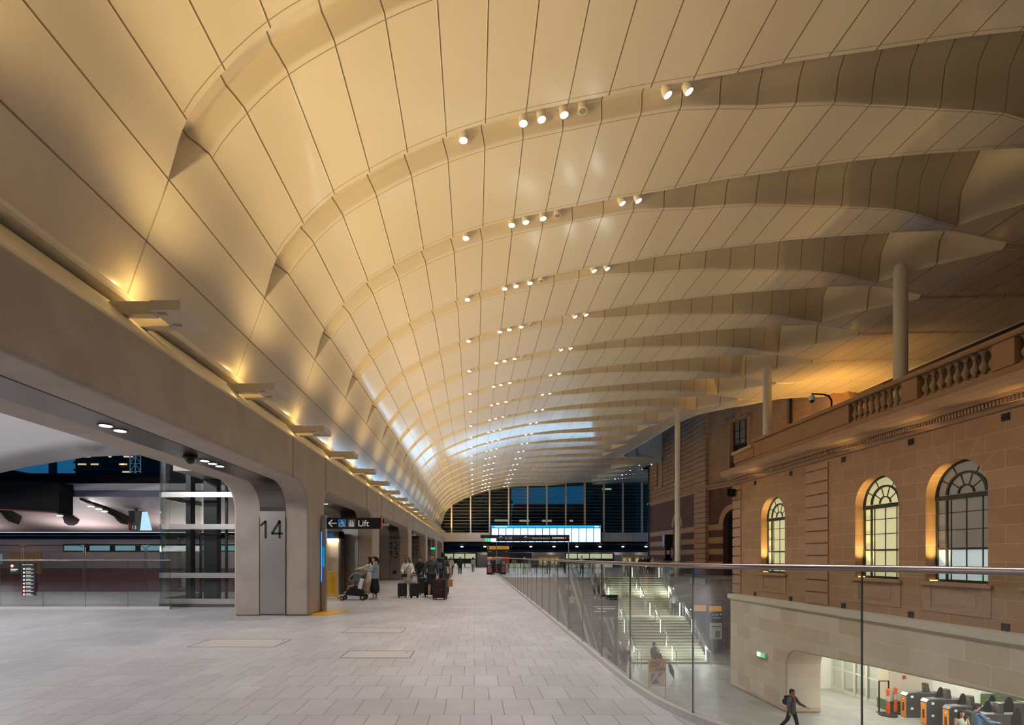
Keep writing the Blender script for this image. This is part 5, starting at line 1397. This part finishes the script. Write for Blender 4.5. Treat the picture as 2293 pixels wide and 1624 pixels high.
    # hair
    hm = cloth(hair, 'hair_%02x%02x' % (int(hair[0]*255), int(hair[1]*255))); hr = MB()
    if style != 'bald':
        hell(hr, (0,.026,.045), (.082,.094,.088)); hell(hr, (0,.055,-.01), (.077,.062,.075))
        hell(hr, (0,-.03,.088), (.062,.05,.032), 10, 6)
    if style in ('long','loose'):
        for s in (-1,1): loft(hr, [hp(s*.062,.01,.05), hp(s*.08,.0,-.05), hp(s*.085,-.015,-.16), hp(s*.075,-.03,-.24)], [.035*S,.034*S,.034*S,.018*S])
        loft(hr, [hp(0,.08,.04), hp(0,.095,-.08), hp(0,.085,-.22)], [(.07*S,.035*S),(.085*S,.035*S),(.06*S,.02*S)])
    if style == 'pony':
        hell(hr, (0,.105,.06), (.035,.035,.035)); loft(hr, [hp(0,.11,.06), hp(0,.15,-.0), hp(0,.15,-.12), hp(0,.13,-.24)], [.028*S,.036*S,.032*S,.012*S])
    if style == 'bun': hell(hr, (0,.11,.07), (.045,.045,.045))
    if style == 'beard':
        hell(hr, (0,-.045,-.085), (.056,.05,.05)); hell(hr, (0,-.02,.10), (.08,.07,.045))
    if hr.v: fuse(hr.build('hair', hm, t), v*.9, 2)
    if hat:
        ht = MB(); hell(ht, (0,.015,.085), (.09,.10,.065))
        if hat[1] == 'brim': hell(ht, (0,.005,.062), (.135,.145,.012), 20, 6)
        else: hell(ht, (0,-.10,.062), (.06,.07,.012), 12, 6)
        ht.build('hat', cloth(hat[0]), t, smooth=60)
    # shoes
    sh = MB()
    for i in (0,1):
        L(sh, [A[i]+Vector((0,.04,-.045)), A[i]+Vector((0,-.06,-.05)), A[i]+Vector((0,-.165,-.062))], [(.042,.036),(.046,.032),(.042,.020)])
    fuse(sh.build('shoes', cloth(shoe), t), v, 1)
    # lower garment
    g = MB(); bc = cloth(bcol)
    if bottom in ('trousers','jeans'):
        L(g, [pel-up*.06, pel+up*.07], [(.160*w_,.112),(.138*w_,.100)], 16)
        for i in (0,1): L(g, [hip[i]+Vector((0,0,-.02)), hip[i].lerp(K[i],.5), K[i], K[i].lerp(A[i],.5), A[i]+Vector((0,0,.02))], [.098*w_,.085,.068,.062,.056])
    elif bottom == 'shorts':
        L(g, [pel-up*.06, pel+up*.07], [(.162*w_,.115),(.14*w_,.100)], 16)
        for i in (0,1): L(g, [hip[i]+Vector((0,0,-.02)), hip[i].lerp(K[i],.45), hip[i].lerp(K[i],.82)], [.10*w_,.098,.092])
    elif bottom in ('skirt','miniskirt'):
        zl = .36 if bottom == 'skirt' else .66; cx = (K[0]+K[1])/2; yy = cx.y*.6
        L(g, [Vector((0,0,1.02)), Vector((0,0,.90)), Vector((0,yy*.5,(.90+zl)/2)), Vector((0,yy,zl+.03))], [(.125,.095),(.165,.125),(.19,.16),(.235 if zl < .5 else .19,.20)], 18)
    fuse(g.build({'skirt':'skirt','miniskirt':'skirt','shorts':'shorts'}.get(bottom,'trousers'), bc, t), v*1.1, 3)
    # upper garment
    g = MB(); lo = pel - up*(.02 if fit < .03 else .10)
    L(g, [lo, pel+up*.12, chest, pel+up*.41, pel+up*.475], [((.155+fit)*w_,.112+fit*.6),((.138+fit)*w_,.104+fit*.6),((.160+fit*.6)*w_,.116+fit*.5),((.158+fit*.2)*w_,.094),(.085,.068)], 16)
    for i in (0,1):
        if sleeve == 'none': continue
        pts = [SH[i]-up*.012-Vector(((1 if i==0 else -1)*.012,0,0)), SH[i].lerp(EL[i],.5), EL[i]]; rr = [.050+fit*.25,.052+fit*.3,.048+fit*.3]
        if sleeve == 'short': pts = pts[:2] + [SH[i].lerp(EL[i],.7)]
        else: pts += [EL[i].lerp(WR[i],.5), EL[i].lerp(WR[i],.93)]; rr += [.046+fit*.25,.036+fit*.1]
        L(g, pts, rr)
    fuse(g.build('top', cloth(top), t), v*1.1, 3)
    if scarf:
        sc = MB(); L(sc, [neck-up*.06+fw*.03, neck+up*.02], [(.095,.085),(.075,.07)], 14); L(sc, [neck-up*.02+fw*.07, chest+fw*.11], [(.05,.02),(.035,.015)]); fuse(sc.build('scarf', cloth(scarf), t), v, 2)
    t['hand_r'] = tuple(q(WR[1]+HD[1]*.09)); t['hand_l'] = tuple(q(WR[0]+HD[0]*.09)); t['chest'] = tuple(q(chest)); t['sc'] = S
    return t
def held(t, which='l'):
    v = Vector(t['hand_'+which]); rz = t.rotation_euler[2]; return Vector(t.location) + Matrix.Rotation(rz, 3, 'Z') @ v

def backpack(t, label, col, col2=None, size=1.0):
    v = Vector(t['chest']); rz = t.rotation_euler[2]; p = Vector(t.location) + Matrix.Rotation(rz, 3, 'Z') @ (v + Vector((0,.12,0)))
    b = thing('backpack', label, 'backpack', p, rz)
    MB().cbox((0,.09*size,-.03), (.30*size,.17*size,.46*size)).build('bag', cloth(col), b, bevel=.05)
    MB().cbox((0,.20*size,-.10), (.24*size,.07,.24*size)).build('pocket', cloth(col2 or col), b, bevel=.03)
    s = MB()
    for q in (-1,1): s.tube([(q*.09,.02,.17),(q*.10,-.10,.20),(q*.11,-.245,.10),(q*.12,-.22,-.06),(q*.13,-.05,-.16)], .016, 6)
    s.build('strap', cloth(col), b); return b
def suitcase(label, loc, rz, w_, d_, h, col, handle=.30, soft=False, pattern=None):
    t = thing('suitcase', label, 'suitcase', loc, rz, 'rolling suitcases of the waiting travellers')
    m = mat('case_%02x%02x%02x' % tuple(int(v*255) for v in col), col, .5, noise=.15, nscale=30)
    MB().box(-w_/2, w_/2, -d_/2, d_/2, .07, h).build('shell', m, t, bevel=.045)
    if not soft:
        r = MB()
        for k in range(5): x = -w_/2*.72 + w_*.72*k/4; r.box(x-.012, x+.012, -d_/2-.008, -d_/2+.01, .13, h-.07)
        r.build('ribs', m, t)
    else:
        MB().box(-w_*.38, w_*.38, -d_/2-.05, -d_/2, .14, h*.55).build('front_pocket', m, t, bevel=.02)
        MB().box(-w_*.38, w_*.38, -d_/2-.03, -d_/2, h*.6, h*.9).build('front_pocket', m, t, bevel=.02)
    if pattern:
        rr = random.Random(3); p = MB()
        for k in range(26):
            x = rr.uniform(-w_*.42, w_*.42); z = rr.uniform(.14, h-.06); pts = [(x+.03*cos(a), -d_/2-.052-(.0 if z < h*.55 else -.02), z+.035*sin(a)) for a in (0,1.2,2.4,3.6,4.8)]
            p.tube(pts, .004, 5)
        p.build('flower_pattern', mat('case_pattern', pattern, .6), t)
    MB().tube([(-.07,0,h-.01),(-.07,0,h+.03),(.07,0,h+.03),(.07,0,h-.01)], .011, 6).build('carry_handle', M_BLACK, t, smooth=50)
    if handle:
        MB().tube([(-.10,d_*.3,h-.02),(-.10,d_*.3,h+handle)], .009, 6).tube([(.10,d_*.3,h-.02),(.10,d_*.3,h+handle)], .009, 6).build('pull_tubes', M_STEEL, t)
        MB().tube([(-.12,d_*.3,h+handle),(.12,d_*.3,h+handle)], .016, 8).build('pull_grip', M_BLACK, t)
    for sx in (-1,1):
        for sy in (-1,1):
            c = (sx*(w_/2-.05), sy*(d_/2-.05), .035)
            MB().lathe([(.034,-.016),(.035,0),(.034,.016)], c, 12, 'X').box(c[0]-.02,c[0]+.02,c[1]-.015,c[1]+.015,.045,.075).build('wheel', M_BLACKM, t)
    return t

PED = {}
# ---- the group by the lift
p = person('woman in blue denim jacket and long black skirt standing with dark ponytail, facing left', (-3.86,20.15,0), -pi/2+.15, 1.68, legs=((.12,.1),(-.05,.02)), arms=((.30,.05,1.5,.55),(.35,.05,1.6,.5)), head=(.05,-.1), style='pony', top=(.20,.30,.38), bottom='skirt', bcol=(.012,.012,.014), shoe=(.7,.7,.68), female=True, fit=.035)
p = person('woman in cream top with orange scarf pushing the stroller, behind the denim jacket', (-4.22,21.0,0), -pi/2-.05, 1.66, legs=((.1,.0),(-.45,.15)), arms=((1.05,.1,.35),(1.05,.1,.35)), head=(.1,0), style='long', top=(.62,.58,.45), bottom='miniskirt', bcol=(.55,.52,.36), shoe=(.65,.62,.58), female=True, scarf=(.70,.16,.04), fit=.02)
def stroller():
    t = thing('stroller', 'grey hooded stroller with black wheels and basket, in front of the yellow barrier', 'stroller', (-4.57, 19.75, 0), -pi/2); t.scale = (.94,.94,.96)
    W = .24; fr = M_BLACK
    f = MB()
    for s in (-1,1):
        f.tube([(s*W,-.42,.12),(s*W,-.2,.34),(s*W,.10,.62),(s*W,.42,1.00),(s*W,.47,1.02)], .014, 8)
        f.tube([(s*W,.36,.13),(s*W,.08,.45),(s*W,-.18,.52)], .014, 8)
    f.tube([(-W,.47,1.02),(W,.47,1.02)], .018, 8); f.tube([(-W,-.42,.12),(W,-.42,.12)], .012, 8); f.tube([(-W,.36,.13),(W,.36,.13)], .012, 8)
    f.tube([(-W,-.22,.60),(-W*.8,-.30,.64),(W*.8,-.30,.64),(W,-.22,.60)], .014, 8); f.build('frame', fr, t, smooth=50)
    # hood: quarter barrel
    vs = []; fs = []; n = 8
    for i in range(n+1):
        a = radians(20 + 118*i/n); yy = .10 - .30*cos(a)*-1*-1; y_ = .12 - .34*cos(a); z_ = .74 + .34*sin(a)
        for x, dz in ((-W-.02,-.10),(-W+.02,-.01),(-W*.5,.02),(0,.03),(W*.5,.02),(W-.02,-.01),(W+.02,-.10)): vs.append((x, y_, z_+dz*(.6+.4*sin(a))))
    m7 = 7
    for i in range(n):
        for k in range(m7-1): fs.append((i*m7+k, i*m7+k+1, (i+1)*m7+k+1, (i+1)*m7+k))
    o = MB().add(vs, fs).build('hood', cloth((.10,.105,.115)), t, smooth=60); md = o.modifiers.new('t','SOLIDIFY'); md.thickness = .015
    sides = MB()
    for s in (-1,1): sides.prism([(.34,.72),(.38,.95),(.25,1.05),(.05,1.03),(.10,.80),(.20,.55),(.33,.48)], s*W-.008, s*W+.008, 'X')
    sides.build('side_panel', cloth((.13,.135,.14)), t)
    MB().cbox((0,.30,.74), (.40,.06,.50), rx=-.5).build('seat_back', cloth((.08,.08,.09)), t, bevel=.02)
    MB().cbox((0,.02,.50), (.40,.40,.05), rx=.1).build('seat', cloth((.06,.06,.065)), t, bevel=.02)
    MB().cbox((0,-.32,.32), (.34,.18,.025), rx=.15).build('footrest', mat('footrest_grey', (.35,.38,.42), .4), t, bevel=.01)
    MB().prism([(-.30,.20),(.34,.16),(.36,.36),(.24,.52),(-.10,.50),(-.28,.40)], -.215, .215, 'X').build('basket', cloth((.012,.012,.013)), t, bevel=.03)
    MB().cbox((W+.05,.33,.66), (.05,.16,.42), rx=-.25).build('white_bag', cloth((.68,.66,.62)), t, bevel=.02)
    for s in (-1,1):
        for y_, r in ((-.44,.085),(.38,.115)):
            for dx in ((-.035,.035) if y_ < 0 else (0,)):
                c = (s*(W+.01)+dx, y_, r); wl = MB().lathe([(r*.82,-.014),(r,-.012),(r,.012),(r*.82,.014)], c, 20, 'X').build('wheel', M_BLACKM, t, smooth=40)
                MB().lathe([(r*.55,-.018),(r*.55,.018)], c, 12, 'X').build('hub', mat('hub_grey', (.25,.25,.26), .4), wl)
stroller()
person('toddler in orange trousers sitting in the grey stroller', (-4.62,19.75,.0), -pi/2, .86, legs=((1.35,1.0),(1.25,1.1)), arms=((.9,.1,1.1,.4),(.7,.1,1.2,.3)), lean=-.35, head=(.25,0), skin='tan', style='short', top=(.18,.22,.28), bcol=(.72,.24,.10), shoe=(.6,.6,.6), seated=True).location = (-4.58,19.75,.10)

t = thing('folding_barrier', 'yellow folding metal barrier on wheels before the lift door', 'barrier', (-5.62, 20.4, 0))
m = MB()
for x in (-.22,-.13,.14,.22): m.box(x-.018, x+.018, -.03, .03, .10, 1.06)
m.box(-.24,.24,-.035,.035,1.03,1.09).box(-.24,.24,-.035,.035,.16,.20); m.build('frame', M_YEL, t)
m = MB().box(-.12,.13,-.012,.012,.22,.92)
m.build('panel', M_YEL, t)
m = MB()
for z in (.3,.45,.6,.75,.9): m.beam((-.22,-.03,z), (.22,-.03,z+.10), .01, .03)
m.build('lattice', M_YEL, t)
for x in (-.3,.3): MB().box(x-.03,x+.03,-.22,.22,.06,.10).build('foot', M_YEL, t)
MB().box(-.33,.33,-.03,.03,.08,.12).build('foot_bar', M_YEL, t)
for x in (-.3,.3):
    for y in (-.18,.18): MB().lathe([(.032,-.014),(.032,.014)], (x,y,.032), 12, 'X').box(x-.015,x+.015,y-.015,y+.015,.03,.07).build('wheel', M_BLACKM, t)

# ---- travellers with luggage
p = person('woman in oversized white sweatshirt with long brown hair looking down between two black suitcases', (-2.77,21.6,0), 0.05, 1.66, legs=((.02,.0),(-.02,.02)), arms=((.35,.22,.9,.25),(.35,.22,.9,.25)), head=(.45,.1), hair=(.13,.06,.03), style='loose', top=(.66,.63,.58), bottom='miniskirt', bcol=(.60,.58,.55), shoe=(.12,.11,.11), female=True, fit=.06)
v = Vector(p['chest'])
t = thing('crossbody_bag', 'small black crossbody bag worn over the white sweatshirt', 'bag', (-2.77,21.6,0), .05)
MB().tube([(-.09,.02,1.40),(-.04,-.15,1.30),(.06,-.175,1.15),(.13,-.16,1.0)], .012, 6).build('strap', M_BLACK, t); MB().box(.02,.24,-.26,-.17,.84,.98).build('pouch', M_BLACK, t, bevel=.02)
t.scale = (-1,1,1); t.location = (-2.77,21.6,-.04)
suitcase('small black cabin suitcase, left of the two beside the woman in white', (-2.88,20.75,0), .1, .37, .24, .60, (.012,.012,.013), .28)
suitcase('small black cabin suitcase, right of the two beside the woman in white', (-2.40,20.80,0), -.12, .35, .24, .60, (.013,.012,.014), .28)
person('person all in black standing behind the woman in the white sweatshirt, looking down', (-2.52,24.2,0), -.3, 1.68, arms=((.2,.12,.6,.3),(.2,.12,.9,.3)), head=(.5,0), top=(.012,.012,.013), bcol=(.035,.035,.045), shoe=(.03,.03,.03), fit=.02)
p = person('young man in dark green jacket and black shorts with one leg forward, hand on suitcase', (-1.72,20.75,0), .25, 1.80, legs=((.06,.05),(.30,.55)), arms=((.12,.14,.15),(.1,.15,.3,.1)), head=(.35,-.25), hair=(.035,.022,.015), style='short', top=(.045,.065,.058), bottom='shorts', bcol=(.012,.012,.014), shoe=(.6,.6,.6), fit=.005)
suitcase('tall dark grey suitcase behind the young man in the green jacket', (-2.15,22.3,0), .15, .46, .28, .76, (.035,.035,.038), .38)
suitcase('black boxy suitcase touching the maroon one, behind the young man\'s leg', (-1.86,21.35,0), 0, .42, .28, .66, (.010,.010,.011), .3)
suitcase('large maroon patterned soft suitcase, nearest of the luggage', (-1.32,20.0,0), -.28, .52, .34, .80, (.035,.012,.018), .26, soft=True, pattern=(.14,.04,.06))
p = person('tall man seen from behind with grey backpack and dark clothes', (-1.32,21.5,0), pi-.35, 1.86, legs=((.05,.05),(-.05,.05)), arms=((.0,.16,.1),(.1,.16,.2)), head=(.05,.5), hair=(.03,.02,.015), top=(.10,.10,.11), sleeve='short', bcol=(.06,.06,.065), shoe=(.03,.03,.03), wide=1.12, fit=.02)
backpack(p, 'dark grey hiking backpack worn by the tall man', (.035,.037,.042), (.12,.16,.19), 1.1)
hp_ = Vector((-1.02,21.25,.62))
t = thing('paper_bag', 'brown paper carrier bag hanging at the side of the tall man', 'bag', (-1.02,21.2,.42), .2)
MB().box(-.13,.13,-.06,.06,0,.30).build('bag', mat('kraft', (.42,.24,.12), .8), t, bevel=.006); MB().tube([(-.05,0,.30),(-.04,0,.40),(.04,0,.40),(.05,0,.30)], .005, 5).build('handle', MATS['kraft'], t)
person('person in white t-shirt half hidden beyond the tall man with the backpack', (-1.26,22.9,0), pi+.2, 1.70, arms=((.0,.14,.1),(.0,.14,.1)), top=(.65,.63,.6), sleeve='short', bcol=(.05,.05,.06), skin='fair')

# ---- walkers farther off
FAR = dict(far=True)
p1 = person('woman in beige top and wide black trousers walking towards us in the distance', (-2.04,45.6,0), .1, 1.66, legs=((.2,.05),(-.25,.3)), arms=((.2,.12,.7,.2),(-.1,.12,.2)), top=(.50,.38,.26), bcol=(.015,.015,.018), style='long', female=True, **FAR)
p2 = person('person in black coat carrying a shoulder bag, left of the grey walker', (-1.28,46.7,0), .1, 1.66, legs=((.15,.05),(-.2,.3)), arms=((.2,.12,.9,.2),(.0,.12,.4)), top=(.02,.02,.022), bcol=(.02,.02,.022), shoe=(.6,.6,.6), style='long', fit=.03, **FAR)
p3 = person('walker in pale grey hoodie and jeans seen from behind in the far hall', (-.12,54.5,0), pi, 1.66, legs=((.25,.05),(-.3,.3)), top=(.38,.36,.36), bcol=(.16,.20,.26), style='long', **FAR)
p4 = person('person in black beside the menu board at the end of the balustrade', (1.70,46.6,0), -.4, 1.72, top=(.025,.022,.022), bcol=(.015,.015,.016), skin='tan', scarf=(.6,.2,.06), **FAR)
others = [(4.6,47.5,0.3,(.08,.10,.2),'grey hair and blue top','short',(.45,.43,.42)),(7.1,49.5,.2,(.35,.32,.3),'light grey top','short',(.03,.02,.02)),(5.9,55,2.8,(.30,.28,.28),'pale top','long',(.02,.02,.02)),
          (8.9,51,-.5,(.02,.02,.02),'black jacket','short',(.02,.015,.012)),(9.3,44.8,.2,(.34,.26,.17),'tan coat','short',(.02,.02,.02)),(10.6,46.0,0,(.02,.02,.025),'black jacket and white hair','short',(.6,.6,.58)),
          (13.1,44.6,.3,(.5,.5,.52),'white shirt','bald',(.3,.2,.15)),(14.4,49,.1,(.55,.52,.5),'cream top','long',(.02,.02,.02)),(15.3,47.6,-.3,(.05,.04,.05),'dark dress','long',(.02,.02,.02)),
          (16.3,48.6,.4,(.03,.03,.04),'dark jacket','short',(.02,.02,.02)),(17.0,49.2,.2,(.6,.58,.55),'white top','short',(.25,.18,.1)),(19.0,58,-.2,(.03,.03,.03),'black coat','short',(.02,.02,.02)),(19.6,57,.2,(.5,.46,.4),'beige coat','short',(.2,.15,.1))]
place = ['behind the left end of the balustrade','nearest the far train doors on the left','walking away before the far train','beside the first far train doors','leaning beside the escalator head','beside the tan coat','alone right of the escalator head','at the left of the group above the stairs','second in the group above the stairs','third in the group above the stairs','at the right of the group above the stairs','left of the two near the brick building','right of the two near the brick building']
for i, (x, y, rz, c, d, st, hc_) in enumerate(others):
    person('distant person with %s, %s' % (d, place[i]), (x, y, 0), rz, 1.62+.03*(i % 5), legs=((.1,.05),(-.12,.15)), arms=((.1,.12,.3+.2*(i%3)),(.1,.12,.2)), top=c, bcol=((.03,.03,.035),(.12,.15,.2),(.2,.17,.14))[i%3], style=st, hair=hc_, skin=('fair','tan')[i%2], far=True)

# ---- lower level
p = person('man in grey jacket with red scarf and black trousers walking on the lower concourse', (12.35,20.15,-5.2), .55, 1.74, legs=((.30,.12),(-.30,.35)), arms=((.55,.15,.75,.1),(.12,.38,.15)), head=(.1,.1), top=(.11,.105,.11), bcol=(.012,.012,.013), skin='tan', scarf=(.60,.05,.06), fit=.03, wide=1.05)
t = backpack(p, 'black satchel on the back of the man with the red scarf', (.012,.012,.013), None, .8)
p = person('woman with long dark hair in white sleeveless top walking from the gates', (16.55,17.6,-5.2), -.25, 1.66, legs=((.2,.1),(-.2,.2)), arms=((.15,.16,.5,.1),(.15,.16,.5,.1)), head=(.0,-.35), hair=(.045,.025,.02), style='loose', top=(.62,.58,.54), sleeve='none', bcol=(.02,.02,.022), skin='fair', female=True)
p = person('bearded man in blue hooded jacket tapping at the fare gate', (17.35,17.9,-5.2), pi/2-.1, 1.80, legs=((.15,.05),(-.1,.1)), arms=((.8,.1,.7,.1),(.7,.1,.8,.1)), head=(.35,.0), hair=(.045,.025,.02), style='beard', top=(.12,.22,.40), bcol=(.03,.04,.06), fit=.03)
backpack(p, 'olive grey backpack worn by the bearded man in blue', (.09,.09,.07), (.13,.13,.11), 1.0)
p = person('white-haired man in black coat behind the orange easel sign', (10.35,29.2,-5.2), .5, 1.68, legs=((.1,.05),(-.1,.1)), arms=((.2,.2,.3),(.1,.2,.3)), head=(.35,0), hair=(.62,.58,.52), style='short', top=(.03,.028,.04), bcol=(.03,.03,.035), fit=.04)
t = thing('folded_umbrella', 'black folded bag-like umbrella held by the white-haired man', 'umbrella', (11.0,28.9,-5.2), 0)
MB().tube([(-.15,0,.95),(-.08,0,.75),(.02,0,.45),(.10,0,.2),(.16,0,.02)], [.02,.10,.13,.06,.01], 10).build('canopy', M_BLACKM, t, smooth=60); MB().tube([(-.15,0,.95),(-.2,0,1.08)], .012, 6).build('handle', M_STEEL, t)
person('person in black hat and patterned black coat next to the white-haired man', (10.75,31.0,-5.2), .4, 1.72, arms=((.1,.12,.4),(.1,.12,.3)), top=(.04,.04,.042), bcol=(.02,.02,.022), skin='tan', hat=((.012,.012,.013),'brim'), fit=.03)
person('person in white shirt and black trousers coming down the upper stair flight', (14.45,37.55,-2.6), -.3, 1.66, legs=((.15,.2),(-.05,.05)), arms=((.5,.2,1.2),(.2,.15,.3)), top=(.42,.36,.34), bcol=(.02,.02,.024), skin='tan', style='short', far=True)
p = person('woman in white cardigan beside the litter bin at the escalator foot', (7.75,30.75,-5.2), .35, 1.64, arms=((.5,.12,1.0,.2),(.2,.12,.5)), head=(.2,.1), top=(.52,.50,.50), bcol=(.03,.028,.03), style='bun', female=True, fit=.04)
p = person('heavy-set man in black t-shirt, shorts and grey cap at the escalator foot', (8.75,30.2,-5.2), -.2, 1.70, arms=((.5,.2,.9,.1),(.2,.25,.5)), head=(.3,.2), top=(.03,.028,.028), sleeve='short', bottom='shorts', bcol=(.20,.21,.23), hat=((.34,.35,.38),'cap'), wide=1.25, fit=.03)
sl = (5.2)/8.4
for i, (dx, f, c, d) in enumerate(((8.5,.22,(.05,.045,.05),'dark coat low on the escalator next to the stairs'),(8.5,.34,(.30,.16,.13),'reddish top on the escalator next to the stairs'),(6.9,.5,(.5,.46,.45),'white top halfway up the farther escalator'),(6.9,.66,(.45,.36,.33),'pale pink top high on the farther escalator'))):
    y = 32.4 + 8.1*f; z = -5.2 + 5.2*(math.floor(f*26)+.5)/26
    person('person in ' + d, (dx, y, z), pi if i % 2 else 0.1, 1.64, top=c, bcol=(.04,.04,.05), far=True, style=('short','long')[i%2])
